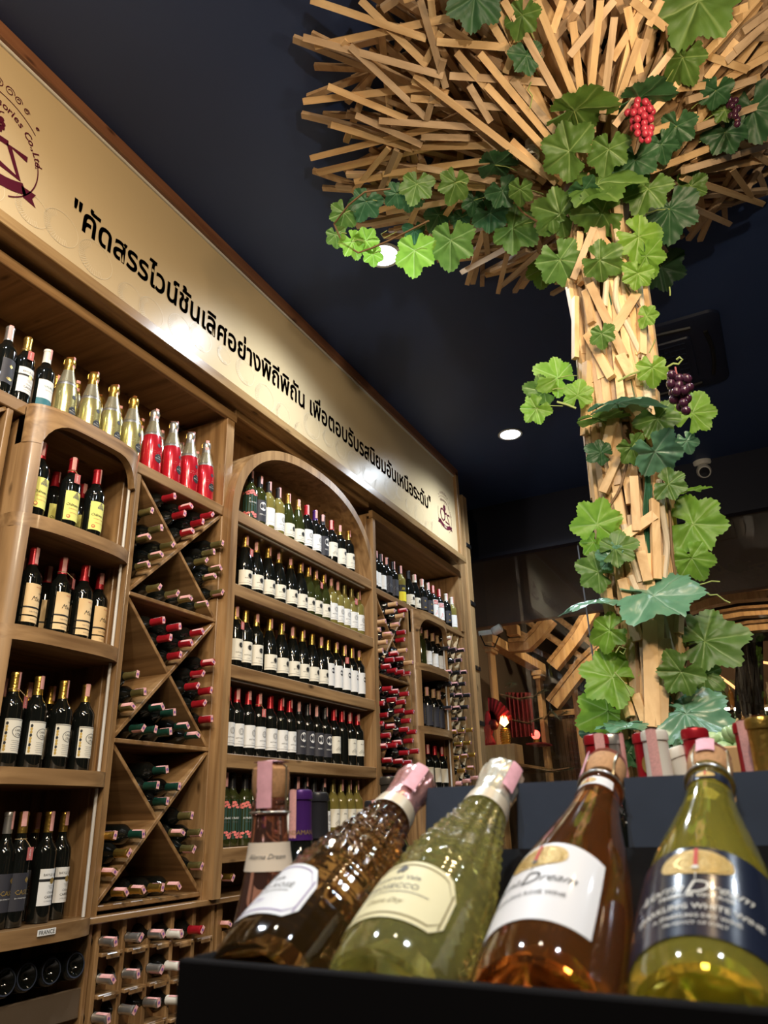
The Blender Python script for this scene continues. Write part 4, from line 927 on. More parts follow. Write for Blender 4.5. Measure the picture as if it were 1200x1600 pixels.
creamlbl = mat('cream yellow label', (0.78, 0.72, 0.45), 0.5); bluelbl = mat('cool white label', (0.74, 0.76, 0.80), 0.45); navylbl = mat('midnight label', (0.015, 0.020, 0.040), 0.22, coat=0.4)
whitl = mat('bright white label', (0.80, 0.79, 0.80), 0.45, coat=0.2); goldp = mat('gold leaf print', (0.62, 0.42, 0.14), 0.4, metal=0.35, nscale=500, var=0.35, bump=0.3)
BIGS = [(0.018, 0.030), (0.032, 0.008), (0.0375, 0.0), (0.0415, 0.002), (0.0438, 0.009), (0.0446, 0.020), (0.0450, 0.050), (0.0445, 0.078), (0.0430, 0.105), (0.0397, 0.132), (0.0350, 0.158), (0.0297, 0.184), (0.0248, 0.208), (0.0208, 0.232), (0.0182, 0.256), (0.0172, 0.272), (0.0165, 0.300)]
LS = [(r, z) for r, z in BIGS[5:]]; LSF = [(0.0446, 0), (0.0446, 0.001), (0.0446, 0.002), (0.0446, 0.003)] + [(r, z) for r, z in BIGS[5:]]
def pin(a, z):
    if z < 0.012 or z > 0.232: return 0
    if z < 0.118: amp = 0.0006
    else: amp = 0.0024
    return amp * (math.sin(9 * a + z * 270) * math.sin(9 * a - z * 270))
def big_bottle(y, rollv, label, winem, faceted, capm, cage, lf, dirv=DIR, base=None, upright=False):
    o = empty('sparkling_bottle', (0, 0, 0), label, 'sparkling wine bottle')
    b = base if base else Vector((BASE.x, y, BASE.z))
    if upright: mx = Matrix.Translation(b) @ Matrix.Rotation(math.radians(rollv), 4, 'Z')
    else:
        R_ = Matrix((Vector((0, -1, 0)), -nrm, DIR)).transposed().to_4x4(); mx = Matrix.Translation(b) @ R_ @ Matrix.Rotation(math.radians(rollv), 4, 'Z')
    o.matrix_world = mx @ Matrix.Diagonal((1, 1, 1.0 if upright else 1.03, 1))
    pr = BIGS
    if faceted:
        pr = BIGS[:6] + [(rad(LSF, 0.020 + k * 0.0035), 0.020 + k * 0.0035) for k in range(1, 65)] + [(0.0178, 0.262), (0.0165, 0.30)]
    MB().lathe(pr, 96 if faceted else 64, winem, bumpf=pin if faceted else None).build('body', o, local=True)
    lf(o); capm(o)
    return o
def loc(mb, name, o, **k): return mb.build(name, o, local=True, **k)
def foilcap(fm, z0):
    def f(o):
        rr = random.Random(5)
        pts = [(rad(LSF, z0) + 0.0012, z0), (rad(LSF, 0.262) + 0.0014, 0.262), (0.0185, 0.275), (0.0200, 0.282), (0.0212, 0.290), (0.0215, 0.300), (0.0205, 0.309), (0.0165, 0.316), (0.006, 0.3195)]
        loc(MB().lathe(pts, 40, fm, bumpf=lambda a, z: 0 if z < 0.268 else 0.0011 * math.sin(7 * a + z * 500) * math.sin(5 * a - z * 420) + 0.0005 * math.sin(17 * a)), 'foil_cap', o)
        loc(MB().lathe([(rad(LSF, z0 - 0.006) + 0.0016, z0 - 0.006), (rad(LSF, z0 + 0.012) + 0.0022, z0 + 0.012)], 40, mat('neck band', (0.70, 0.62, 0.48), 0.4, metal=0.3), cap0=False, cap1=False), 'neck_band', o)
        mb = MB(); P2 = [(0.0225, 0)] * 2 + [(0.0225, 0.285), (0.0225, 0.286), (0.0225, 0.32)]
        patch(mb, P2, 0.262, 0.308, 50, 85, pinkstamp, 0.0002, 5); loc(mb, 'tax_stamp', o)
    return f
def cagecap(o, tall=False, ta=0):
    loc(MB().lathe([(0.0172, 0.284), (0.0190, 0.290), (0.0195, 0.302), (0.0190, 0.312), (0.0150, 0.3165), (0.004, 0.318)], 28, cork), 'cork', o)
    loc(MB().lathe([(0.0180, 0.266), (0.0195, 0.270), (0.0195, 0.276), (0.0175, 0.281)], 28, clearg, cap0=False, cap1=False), 'lip', o)
    for k in range(4):
        a = k * PI / 2 + 0.5
        loc(MB().tube([(0.0198 * math.sin(a), 0.0198 * math.cos(a), 0.270), (0.0206 * math.sin(a + .1), 0.0206 * math.cos(a + .1), 0.292), (0.0195 * math.sin(a), 0.0195 * math.cos(a), 0.314), (0.006 * math.sin(a), 0.006 * math.cos(a), 0.3205)], 0.0011, mat('wire', (0.55, 0.50, 0.36), 0.3, metal=0.9), 6), 'wire', o)
    loc(MB().tube([(0.0203 * math.sin(q), 0.0203 * math.cos(q), 0.270) for q in [2 * PI * k / 20 for k in range(21)]], 0.0011, silverfoil, 6), 'wire_ring', o)
    mb = MB(); P2 = [(0.0212, 0)] * 2 + [(0.0212, 0.285), (0.0212, 0.286), (0.0212, 0.33)]
    patch(mb, P2, 0.274 if tall else 0.296, 0.3193, -22 + ta, 22 + ta, pinkstamp, 0.0002, 6); mb.lathe([(0.0190, 0.3193), (0.001, 0.3215)], 12, pinkstamp, cap0=False); loc(mb, 'tax_stamp', o)
def fancy(paperm, inkm, border, line1, line2, line3):
    def f(o):
        mb = MB(); A = 60
        def top(a, z, t):   # hexagonal label with bowed top and bottom
            q = abs(a) / math.radians(A); zt = 0.090 - 0.010 * q * q - 0.014 * max(0, q - 0.82) / 0.18; zb = 0.026 + 0.002 * q * q + 0.010 * max(0, q - 0.85) / 0.15
            return zb + (zt - zb) * t
        patch(mb, LSF, 0.026, 0.090, -A, A, paperm, 0.0011 if True else 0, 24, top)
        loc(mb, 'label', o); mb = MB()
        for t0, t1 in ((0.06, 0.085), (0.915, 0.94)):
            patch(mb, LSF, 0.026, 0.090, -A * .93, A * .93, border, 0.0014, 24, lambda a, z, t, t0=t0, t1=t1: top(a / .93, z, 1) * (t0 + (t1 - t0) * t) + top(a / .93, z, 0) * (1 - (t0 + (t1 - t0) * t)))
        for s_ in (-1, 1): patch(mb, LSF, 0.034, 0.070, s_ * A * .93 - .7, s_ * A * .93 + .7, border, 0.0014, 1)
        wrap_text(mb, LSF, line1, 0.0068, 0.067, inkm, 0, eps=0.0015, res=2); wrap_text(mb, LSF, line2, 0.0080, 0.0565, inkm, 0, eps=0.0015, res=2)
        patch(mb, LSF, 0.0525, 0.0532, -38, 38, inkm, 0.0014, 12); wrap_text(mb, LSF, line3, 0.0068, 0.041, border, 0, 0.5, eps=0.0015, res=2)
        for k in range(5): disc(mb, LSF, 0.078 + 0.0022 * (k % 3), 0.0016, inkm, (k - 2) * 1.6, 0.0015, 6, 0.003)
        loc(mb, 'label_print', o)
    return f
def dream(paperm, inkm, A, lines, dz=-0.030):
    def f(o):
        mb = MB(); patch(mb, LSF, 0.058 + dz, 0.146 + dz, -A, A, paperm, 0.0009, 30, None if A > 75 else (lambda a, z, t: 0.058 + dz + (0.088 - 0.012 * (abs(a) / math.radians(A)) ** 2) * t)); loc(mb, 'label', o)
        mb = MB(); n = 26
        for ring_ in range(5):
            vs = []
            for q0 in (ring_ / 5 + 0.001, (ring_ + 1) / 5):
                for k in range(n):
                    q = 2 * PI * k / n; x_, z_ = 0.021 * math.cos(q) * q0, q0 * (0.0165 if math.sin(q) > 0 else 0.0125) * math.copysign(abs(math.sin(q)) ** 0.8, math.sin(q)); zz = 0.126 + dz + z_ * 0.95; r = rad(LSF, zz) + 0.0013; a = x_ / 0.0415; vs.append((r * math.sin(a), -r * math.cos(a), zz))
            mb.add(vs, [(k, (k + 1) % n, n + (k + 1) % n, n + k) for k in range(n)], goldp)
        for q in (0.35, 0.6, 0.85): disc(mb, LSF, 0.126 + dz, 0.019 * q, goldink, 4, 0.0018, 22, 0.0115 * q, 0.94)
        patch(mb, LSF, 0.122 + dz, 0.142 + dz, -1.6, 1.6, redink, 0.0019, 2); disc(mb, LSF, 0.120 + dz, 0.0022, inkm, 0, 0.0020, 8); patch(mb, LSF, 0.108 + dz, 0.115 + dz, -0.3, 0.3, inkm, 0.0016, 1)
        wrap_text(mb, LSF, 'Alorna', 0.0118, 0.0965 + dz, inkm, -30, 0.5, eps=0.0014, res=2); wrap_text(mb, LSF, 'D', 0.018, 0.0945 + dz, inkm, 0, 0.35, eps=0.0014, res=3); wrap_text(mb, LSF, 'ream', 0.0118, 0.0965 + dz, inkm, 25, 0.5, eps=0.0014, res=2)
        for s_, sz, z_ in lines: wrap_text(mb, LSF, s_, sz * 0.85, z_ + dz, inkm, 0, eps=0.0014, offset=0.01, res=1)
        loc(mb, 'label_print', o)
        mb = MB(); patch(mb, LSF, 0.246, 0.262, -70, 70, paperm, 0.0009, 16); disc(mb, LSF, 0.254, 0.0075, goldp, 0, 0.0014, 16, 0.0055); patch(mb, LSF, 0.251, 0.259, -2, 2, redink, 0.0018, 1); loc(mb, 'neck_label', o)
    return f
big_bottle(BYS[0], -30, 'dimpled dark amber bottle with rose pink foil and cool white label', amberd, True, foilcap(rosecap, 0.236), None, fancy(bluelbl, greyink, lilac, 'Pinnircal Vale', 'PROSECCO ROSÉ', 'Extra Dry'))
big_bottle(BYS[1], -8, 'dimpled lime bottle with cream foil and cream yellow label', limew, True, foilcap(pearl, 0.236), None, fancy(creamlbl, greyink, mat('olive border ink', (0.25, 0.20, 0.08), 0.6), 'Pinnircal Vale', 'PROSECCO', 'Extra Dry'))
big_bottle(BYS[2], -16, 'smooth orange rosé bottle with white label and gold oval', amber, False, lambda o: cagecap(o, True, -45), None, dream(whitl, greyink, 62, [('SPARKLING ROSÉ WINE', 0.0062, 0.082)]))
big_bottle(BYS[3], 0, 'smooth golden bottle with wraparound midnight label and gold oval', goldw, False, cagecap, None, dream(navylbl, whitefoil, 88, [('PREMIUM VINTAGE', 0.0060, 0.0905), ('SPARKLING WHITE WINE', 0.0078, 0.080), ('A SPARKLING DRY WINE', 0.0052, 0.0725), ('PRODUCT OF ITALY', 0.0045, 0.0665)], -0.040))
# upright bottle beside the crate
def band(o):
    mb = MB(); Z = LSF; patch(mb, Z, 0.216, 0.242, -110, 110, mat('cream neck paper', (0.80, 0.70, 0.58), 0.5), 0.0012, 26); wrap_text(mb, Z, 'Alorna Dream', 0.0066, 0.227, greyink, 0, 0.5, eps=0.0016, res=2); loc(mb, 'neck_label', o)
rb = W(424, 1190); pb = rb * ((TZ + 0.32) / rb.z)
ob = big_bottle(0, -62, 'upright pink rosé bottle with copper cork and cream neck paper beside the crate', winemat('pale rose wine', (0.60, 0.30, 0.24)), False, lambda o: cagecap(o, True, -12), None, band, base=Vector((pb.x, pb.y, TZ)), upright=True)
# stand risers so that every bottle rests on something
def riser(name, x0, x1, y0, y1, z, label):
    r = empty(name, ((x0 + x1) / 2, (y0 + y1) / 2, TZ), label, 'riser'); board('block', r, x0, x1, y0, y1, TZ, z, black); return r
# bottles standing behind the crate
def neckstand(kind, px, py, x, label, drop=0.055, strip=(270,), ztop=None, yaw=-75, name='wine_bottle'):
    r0 = W(px, py); H = kind[0][-1][1]; bz_ = RZ if x > 0.995 and px > 900 else TZ
    x = min(1.4, max(0.8, (bz_ + H) * r0.x / r0.z)); p = onX(px, py, x)
    mx = Matrix.Translation((x, p.y, p.z - H)) @ Matrix.Rotation(math.radians(yaw), 4, 'Z')
    r = place_bottle(kind, mx, label, None, strip[0], drop, False, name, 'wine bottle'); return p.z - H, p.y
SW[0] = 0.0125; BB = (BORD, bglass, redfoil, 'plain')
o1 = neckstand((BORD, bglass, purplefoil, 'plain'), 470, 1236, 0.98, 'purple capped bottle with pink tax strip beside the crate', 0.06, (-25,))
mbx = MB(); wrap_text(mbx, [(0.0155, 0)] * 2 + [(0.0155, 1)] * 3, 'ANDAMAN', 0.008, 0.245, goldink, 10, eps=0.0012, res=2)
pr_ = [o for o in C.objects if o.get('label') == 'purple capped bottle with pink tax strip beside the crate'][0]; mbx.build('cap_lettering', pr_, local=True)
o2 = neckstand((BORD, bglass, blackfoil, 'plain'), 497, 1240, 0.92, 'matt black capped bottle with pink tax strip beside the crate', 0.06, (-45,))
o3 = neckstand((TALL, bglass, mat('bronze black foil', (0.06, 0.05, 0.04), 0.3, metal=0.4), 'plain'), 607, 1215, 1.02, 'bronze capped bottle behind the rose foil neck', 0.05, (150,))
o4 = neckstand((BORD, bglass, blackfoil, 'plain'), 582, 1252, 1.10, 'slim black capped bottle behind the rose foil neck', 0.05, (30,))
for (px, py, x, k, d, st) in [(931, 1150, 1.02, BB, 'red capped bottle nearest the orange bottle behind the crate', 10), (953, 1150, 1.12, (BORD, bglass, silverfoil, 'plain'), 'silver capped bottle behind the crate', 60), (1007, 1147, 1.02, BB, 'red capped bottle with gold medallion before the trunk', 25),
                         (1021, 1143, 1.18, (BORD, bglass, whitefoil, 'plain'), 'cream capped bottle just behind the red medallion bottle', -20), (1084, 1140, 1.02, BB, 'red capped bottle behind the golden bottle neck', 150), (1166, 1130, 1.00, BB, 'red capped bottle with pink strip before the grape crate', -30),
                         (1186, 1123, 1.06, (BORD, gglass, goldfoil, 'plain'), 'gold capped bottle before the grape crate', 150)]:
    z_, y_ = neckstand(k, px, py, x, d, 0.055, (st,))
    if 'medallion before' in d or 'golden bottle neck' in d:
        r_ = [o for o in C.objects if o.get('label') == d][0]; mb = MB(); q = [(0.0155, 0)] * 2 + [(0.0155, 1)] * 3
        disc(mb, q, 0.262, 0.010, goldink, 0, 0.0012, 18, 0.013); wrap_text(mb, q, '2016', 0.0065, 0.259, redink, 0, eps=0.0016, res=1); mb.build('medallion', r_, local=True)
# screw cap bottle lying against the others
p = onX(1050, 1172, 1.04); lean = Matrix.Rotation(math.radians(-18), 4, 'X')
place_bottle((BORD, gglass, whitefoil, 'plain'), Matrix.Translation(p) @ lean @ Matrix.Translation((0, 0, -0.30)), 'cream screw capped bottle leaning behind the crate', None, None)
# riser blocks under the bottles behind the crate
riser('riser_block', 0.86, 1.38, -0.20, 0.33, RZ, 'low black riser under the red capped bottles')
# wooden grape crate
gc = empty('grape_crate', (1.42, 0.09, TZ), 'small pale wooden crate of green grapes behind the red caps', 'crate')
pg = onX(1100, 1168, 1.42); pg2 = onX(1175, 1166, 1.42); zt_ = pg.z
board('crate_side', gc, 1.42, 1.428, pg2.y, pg.y, TZ + 0.001, zt_, whall); board('crate_side', gc, 1.60, 1.608, pg2.y, pg.y, TZ + 0.001, zt_, whall)
board('crate_end', gc, 1.428, 1.60, pg2.y, pg2.y + 0.008, TZ + 0.001, zt_, whall); board('crate_end', gc, 1.428, 1.60, pg.y - 0.008, pg.y, TZ + 0.001, zt_, whall); board('crate_floor', gc, 1.428, 1.60, pg2.y + 0.008, pg.y - 0.008, TZ + 0.001, zt_ - 0.03, whall)
ggr = mat('green grape skin', (0.36, 0.52, 0.26), 0.3, coat=0.2); me_g = MB().sphere((0, 0, 0), 0.013, ggr, 12, 8, (1, 1, 1.3)).mesh('grape')
gb = empty('grape_bunch', (1.5, (pg.y + pg2.y) / 2, zt_), 'bunch of pale green grapes lying in the small crate', 'grapes')
rg = random.Random(4)
for i in range(34):
    link('grape', me_g, gb, Matrix.Translation((rg.uniform(-0.055, 0.06), rg.uniform(-0.035, 0.035), rg.uniform(-0.012, 0.022))) @ Matrix.Rotation(rg.uniform(0, 3), 4, 'X'))
MB().tube([(1.48, gb.location.y, zt_ + 0.01), (1.50, gb.location.y - 0.02, zt_ + 0.05)], 0.002, twine, 5).build('stem', gb)

# ------------------------------------------------------------------ the stick tree
TX, TY = 2.62, 0.27
def axis(z): return Vector((TX, TY + (1.95 - z) * 0.050, z))
PROF = [(-1.45, 0.155), (0.0, 0.105), (0.4, 0.105), (0.9, 0.130), (1.4, 0.145), (1.9, 0.140), (2.15, 0.15), (2.35, 0.24), (2.50, 0.42), (2.65, 0.70), (2.80, 1.02), (2.90, 1.22), (3.0, 1.40)]
def trad(z):
    if z <= PROF[0][0]: return PROF[0][1]
    for (z0, r0), (z1, r1) in zip(PROF, PROF[1:]):
        if z0 <= z <= z1: return r0 + (r1 - r0) * (z - z0) / (z1 - z0)
    return PROF[-1][1]
def hit(px, py, off=0.0, zmax=2.93):
    """first point along a viewing ray that meets the tree's outer surface (offset outwards by off)"""
    d = W(px, py).normalized(); t = 1.0
    while t < 6:
        p = d * t; a = axis(p.z); r = math.hypot(p.x - a.x, p.y - a.y)
        if r < trad(p.z) + off: return p
        if p.z > zmax - off * 0.5:
            if r < 1.5: return p
            break
        t += 0.01
    t = (TX - 0.05) / d.x; return d * t
tree = empty('stick_tree', (TX, axis(FLOOR).y, FLOOR), 'tree shaped column of nailed pine sticks fanning out under the ceiling', 'wooden tree sculpture')
def stick_mesh(m, hw_, ht):
    return MB().box(-hw_, hw_, -ht, ht, -0.5, 0.5, m).mesh('stick', False, 0.0)
SM = [stick_mesh(wstick, 0.0140, 0.0095), stick_mesh(wstick, 0.0135, 0.0110), stick_mesh(wnode, 0.0135, 0.0100)]
ST = [0]
def stick(p0, p1, facing=None, kind=0, name='stick', parent=None, sc=1.0):
    p0 = Vector(p0); p1 = Vector(p1); d = p1 - p0; L = d.length
    if L < 0.02: return
    z = d / L; f = Vector(facing) if facing is not None else Vector((random.uniform(-1, 1), random.uniform(-1, 1), random.uniform(-1, 1)))
    y = (f - z * f.dot(z)).normalized(); x = y.cross(z)
    mx = Matrix.Translation((p0 + p1) / 2 - Vector(tree.location)) @ Matrix((x, y, z)).transposed().to_4x4() @ Matrix.Diagonal((sc, sc, L, 1))
    ST[0] += 1
    return link(name, SM[kind], parent or tree, mx)
# trunk core
mb = MB(); mb.lathe([(trad(z) * 0.62, z) for z in (-1.45, -0.5, 0, 0.5, 1.0, 1.5, 2.0, 2.3)] + [(0.16, 2.6), (0.2, 2.98)], 14, wood('core pine', (0.16, 0.09, 0.04), (0.34, 0.20, 0.09), 'z', 0.7, 0), Matrix.Identity(4))
mb.v = [v + Vector((axis(v.z).x, axis(v.z).y, 0)) for v in mb.v]; mb.build('core_post', tree)
rt = random.Random(11)
def tp(ang, z, off=0.0):
    a = axis(z); r = trad(z) + off; return Vector((a.x + r * math.cos(ang), a.y + r * math.sin(ang), z))
# the sticks nailed round the trunk
for i in range(240):
    layer = i % 3; ang = rt.uniform(0.5 * PI, 1.5 * PI) if i % 5 else rt.uniform(-0.5 * PI, 0.5 * PI)
    z0 = rt.uniform(-0.55, 2.0); L = rt.uniform(0.28, 0.75) if i % 4 else rt.uniform(0.15, 0.3); off = (-0.035, -0.018, -0.002)[layer]
    a2 = ang + rt.gauss(0, 0.22) * (1.5 if i % 7 == 0 else 0.7); z1 = min(z0 + L, 2.3)
    p0 = tp(ang, z0, off); p1 = tp(a2, z1, off - (0.0 if z1 < 2.0 else 0.03)); out = Vector((math.cos(ang), math.sin(ang), 0))
    stick(p0, p1, out, (0, 1, 0, 2)[i % 4], 'trunk_stick')
# the ones that read singly in the photograph
TS = [(994, 460, 958, 518, 1.25), (922, 445, 976, 558, 1.1), (918, 522, 956, 590, 1.1), (968, 556, 986, 590, 1.3), (984, 633, 1027, 692, 1.4), (976, 696, 943, 770, 1.1), (1023, 805, 973, 840, 1.2), (899, 465, 899, 560, 1.0), (1003, 482, 1003, 554, 1.0),
      (917, 566, 914, 680, 1.1), (1037, 998, 1032, 1138, 1.35), (1015, 970, 1020, 1136, 1.6), (985, 955, 995, 1002, 1.1), (1028, 945, 1029, 1008, 1.1), (994, 1085, 1010, 1130, 1.0), (973, 905, 1000, 1000, 1.1), (946, 905, 953, 960, 1.1), (1000, 862, 1012, 908, 1.1),
      (917, 455, 925, 505, 1.0), (935, 885, 965, 1010, 1.0), (962, 640, 948, 700, 1.2), (1022, 780, 1026, 905, 1.0), (1064, 912, 1060, 990, 1.0), (990, 745, 995, 830, 1.0), (950, 985, 985, 1120, 1.0)]
for a, b, c, d_, s_ in TS:
    p0, p1 = hit(a, b, 0.022), hit(c, d_, 0.022); m_ = (p0 + p1) / 2; stick(p0, p1, m_ - axis(m_.z), 0, 'trunk_stick', None, s_)
# pale bent branches and green wires running up the trunk
pale = mat('pale peeled branch', (0.62, 0.52, 0.38), 0.6, nscale=8, var=0.15); wire = mat('green wire', (0.02, 0.10, 0.05), 0.5)
def along(pts, off, r, m, name, parent, n=8):
    P = [hit(px, py, off) for px, py in pts]; Q = []
    for i in range(len(P) - 1):
        for k in range(4):
            t = k / 4; a = P[max(i - 1, 0)]; b = P[i]; c = P[i + 1]; d_ = P[min(i + 2, len(P) - 1)]
            Q.append(0.5 * ((2 * b) + (c - a) * t + (2 * a - 5 * b + 4 * c - d_) * t * t + (3 * b - a - 3 * c + d_) * t ** 3))
    Q.append(P[-1]); return MB().tube(Q, r, m, n).build(name, parent)
for pts in ([(958, 340), (968, 400), (962, 450), (965, 480), (985, 520), (1002, 560), (1008, 600), (1012, 650)], [(1000, 445), (1003, 500), (1000, 540), (1012, 600), (1014, 640)], [(1030, 750), (1035, 800), (1042, 850), (1038, 900), (1040, 950)],
            [(955, 400), (948, 440), (945, 480)], [(1030, 940), (1042, 990), (1055, 1040), (1068, 1100), (1078, 1150)], [(985, 900), (1005, 950), (1015, 1000)], [(975, 820), (985, 860), (1000, 910)]):
    along(pts, 0.012, 0.011, pale, 'pale_branch', tree)
for k in range(5): along([(943 + k * 3, 420), (955 + k * 3, 490), (975 + k * 2, 560), (990 + k * 2, 640), (1008 + k * 2, 730), (1006 + k * 3, 800), (1010 + k * 2, 870)], -0.006, 0.003, wire, 'green_wire', tree, 5)
# canopy: the single sticks one can follow in the photograph
L7 = [(80, 0, 620, 180), (45, 175, 700, 355), (310, 0, 620, 305), (100, 215, 740, 80), (260, 215, 615, 550), (45, 475, 680, 400), (160, 405, 530, 560), (290, 540, 600, 680), (175, 585, 560, 700), (80, 740, 705, 585), (400, 565, 900, 600), (555, 690, 940, 680),
      (445, 690, 275, 900), (480, 700, 380, 950), (285, 850, 600, 790), (420, 815, 990, 740), (580, 780, 940, 850), (490, 830, 800, 820), (565, 350, 1190, 830), (590, 0, 710, 410), (640, 0, 660, 190), (670, 195, 990, 220), (730, 355, 1200, 385), (760, 245, 950, 470),
      (870, 250, 1200, 650), (660, 480, 1090, 510), (557, 380, 720, 440), (900, 400, 1170, 690), (860, 610, 1000, 735), (920, 100, 1060, 330), (980, 0, 1200, 380), (820, 400, 920, 570), (545, 1040, 600, 910), (620, 1140, 760, 930), (435, 995, 800, 930), (300, 1020, 500, 950),
      (740, 1250, 780, 1060), (785, 1275, 990, 1165), (810, 1330, 890, 1070), (955, 1370, 1000, 1180), (980, 1330, 1150, 1180), (895, 1080, 905, 1185), (1130, 1100, 1170, 1210), (810, 1090, 920, 1050), (660, 870, 900, 880), (550, 460, 690, 470), (600, 640, 820, 645), (690, 150, 560, 390),
      (1100, 40, 990, 340), (700, 280, 620, 560), (500, 710, 430, 860)]
L8 = [(115, 0, 290, 440), (10, 70, 250, 510), (285, 100, 330, 490), (415, 0, 365, 490), (480, 80, 425, 530), (640, 0, 470, 280), (600, 180, 490, 500), (780, 200, 480, 590), (1045, 100, 650, 530), (0, 660, 210, 860), (0, 370, 230, 650), (50, 360, 200, 640), (0, 530, 150, 700),
      (480, 0, 270, 260), (240, 0, 190, 150), (700, 0, 640, 120), (1200, 60, 1080, 150), (1100, 30, 900, 110), (930, 265, 1100, 325), (1200, 100, 1000, 290), (1200, 260, 900, 430), (1155, 360, 1000, 430), (820, 470, 1140, 370), (650, 800, 960, 680), (650, 620, 860, 540),
      (800, 800, 1200, 680), (890, 800, 1200, 745), (800, 830, 1175, 955), (840, 970, 1020, 1050), (850, 740, 900, 1030), (1030, 790, 1120, 920), (670, 1110, 720, 1180), (710, 1000, 720, 1130), (1060, 660, 1200, 760), (380, 1070, 285, 1310), (390, 1080, 530, 1240),
      (320, 1090, 310, 1200), (1200, 480, 860, 600), (1050, 190, 910, 370), (560, 0, 720, 130), (330, 0, 300, 60), (540, 30, 600, 340), (900, 400, 700, 420), (1180, 120, 1040, 240)]
k_ = 0
for L_, ox in ((L7, 460), (L8, 800)):
    for a, b, c, d_ in L_:
        k_ += 1; o_ = 0.01 + 0.012 * (k_ % 3)
        P0 = hit(a / 3 + ox, b / 3, o_); P1 = hit(c / 3 + ox, d_ / 3, o_)
        stick(P0, P1, -(P0 + P1) + Vector((0, 0, -1.0)), (0, 1, 2)[k_ % 3], 'canopy_stick', None, 0.95)
# the thicket of sticks above and behind them
rc = random.Random(21); n_c = 0; more = MB()
while n_c < 300 - k_ - 2 + 330:
    mode = rc.random(); th_ = rc.uniform(0, 2 * PI)
    if mode < 0.55:      # radial spokes
        r0 = rc.uniform(0.10, 0.8); r1 = min(1.32, r0 + rc.uniform(0.4, 0.8)); th2 = th_ + rc.gauss(0, 0.35)
        z0 = max(2.2 + 0.55 * r0, 2.3) + rc.uniform(0.05, 0.25); z1 = rc.uniform(2.80, 2.97)
    else:                # lying across
        r0 = rc.uniform(0.25, 1.15); r1 = rc.uniform(0.25, 1.15); th2 = th_ + rc.uniform(0.4, 1.1) * rc.choice((-1, 1)); z0 = rc.uniform(2.72, 2.96); z1 = rc.uniform(2.72, 2.96)
    z0 = min(z0, 2.97)
    p0 = Vector((TX + r0 * math.cos(th_), TY - 0.05 + r0 * math.sin(th_), z0)); p1 = Vector((TX + r1 * math.cos(th2), TY - 0.05 + r1 * math.sin(th2), z1))
    ok = all(math.hypot(p.x - TX, p.y - TY) <= trad(p.z) + 0.02 for p in (p0, p1, (p0 + p1) / 2))
    if not ok: continue
    n_c += 1
    if n_c <= 300 - k_ - 2: stick(p0, p1, (0, 0, 1), rc.choice((0, 2, 2)), 'canopy_stick', None, 1.0)
    else:
        p0.z = min(2.975, p0.z + 0.06); p1.z = min(2.985, p1.z + 0.05); z_ = (p1 - p0).normalized(); y_ = (Vector((0, 0, 1)) - z_ * z_.z).normalized(); x_ = y_.cross(z_)
        vs = [c_ + x_ * (a_ * 0.013) + y_ * (b_ * 0.009) for c_ in (p0, p1) for a_ in (-1, 1) for b_ in (-1, 1)]
        more.add(vs, [(0, 1, 3, 2), (4, 6, 7, 5), (0, 4, 5, 1), (2, 3, 7, 6), (0, 2, 6, 4), (1, 5, 7, 3)], wthick)
o = more.build('further_sticks', tree, smooth=False); o['kind'] = 'stuff'

# ------------------------------------------------------------------ grape vines: leaves, stems, tendrils, grapes
def leafmat(name, c0, c1, vein, transl=0.35, gloss=0.45):
    m = bpy.data.materials.new(name); m.use_nodes = True; nt = m.node_tree; L = nt.links; N = nt.nodes.new; b = nt.nodes['Principled BSDF']
    at_ = N('ShaderNodeAttribute'); at_.attribute_name = 'vein'; tc = N('ShaderNodeTexCoord'); n = N('ShaderNodeTexNoise'); n.inputs['Scale'].default_value = 5.0; n.inputs['Detail'].default_value = 4
    L.new(tc.outputs['Object'], n.inputs['Vector']); mx = N('ShaderNodeMix'); mx.data_type = 'RGBA'; mx.inputs[6].default_value = (*c0, 1); mx.inputs[7].default_value = (*c1, 1); L.new(n.outputs['Fac'], mx.inputs[0])
    m2 = N('ShaderNodeMix'); m2.data_type = 'RGBA'; L.new(at_.outputs['Fac'], m2.inputs[0]); L.new(mx.outputs[2], m2.inputs[6]); m2.inputs[7].default_value = (*vein, 1); L.new(m2.outputs[2], b.inputs['Base Color'])
    b.inputs['Roughness'].default_value = gloss; tr = N('ShaderNodeBsdfTranslucent'); L.new(m2.outputs[2], tr.inputs['Color']); ms = N('ShaderNodeMixShader'); ms.inputs[0].default_value = transl
    L.new(b.outputs[0], ms.inputs[1]); L.new(tr.outputs[0], ms.inputs[2]); L.new(ms.outputs[0], nt.nodes['Material Output'].inputs['Surface']); return m
lm_dark = leafmat('dark leaf', (0.025, 0.085, 0.035), (0.055, 0.16, 0.06), (0.12, 0.24, 0.12)); lm_mid = leafmat('mid leaf', (0.065, 0.155, 0.030), (0.14, 0.26, 0.050), (0.28, 0.42, 0.14)); lm_lite = leafmat('bright leaf', (0.16, 0.36, 0.035), (0.28, 0.50, 0.07), (0.45, 0.66, 0.22), 0.5)
lm_blue = leafmat('blue green leaf', (0.07, 0.20, 0.12), (0.16, 0.34, 0.22), (0.30, 0.46, 0.36), 0.2, 0.28)
LM = {'d': lm_dark, 'm': lm_mid, 'l': lm_lite, 'b': lm_blue}
LOBES = [(0, 1.0), (56, 0.97), (-56, 0.97), (112, 0.88), (-112, 0.88), (152, 0.72), (-152, 0.72)]
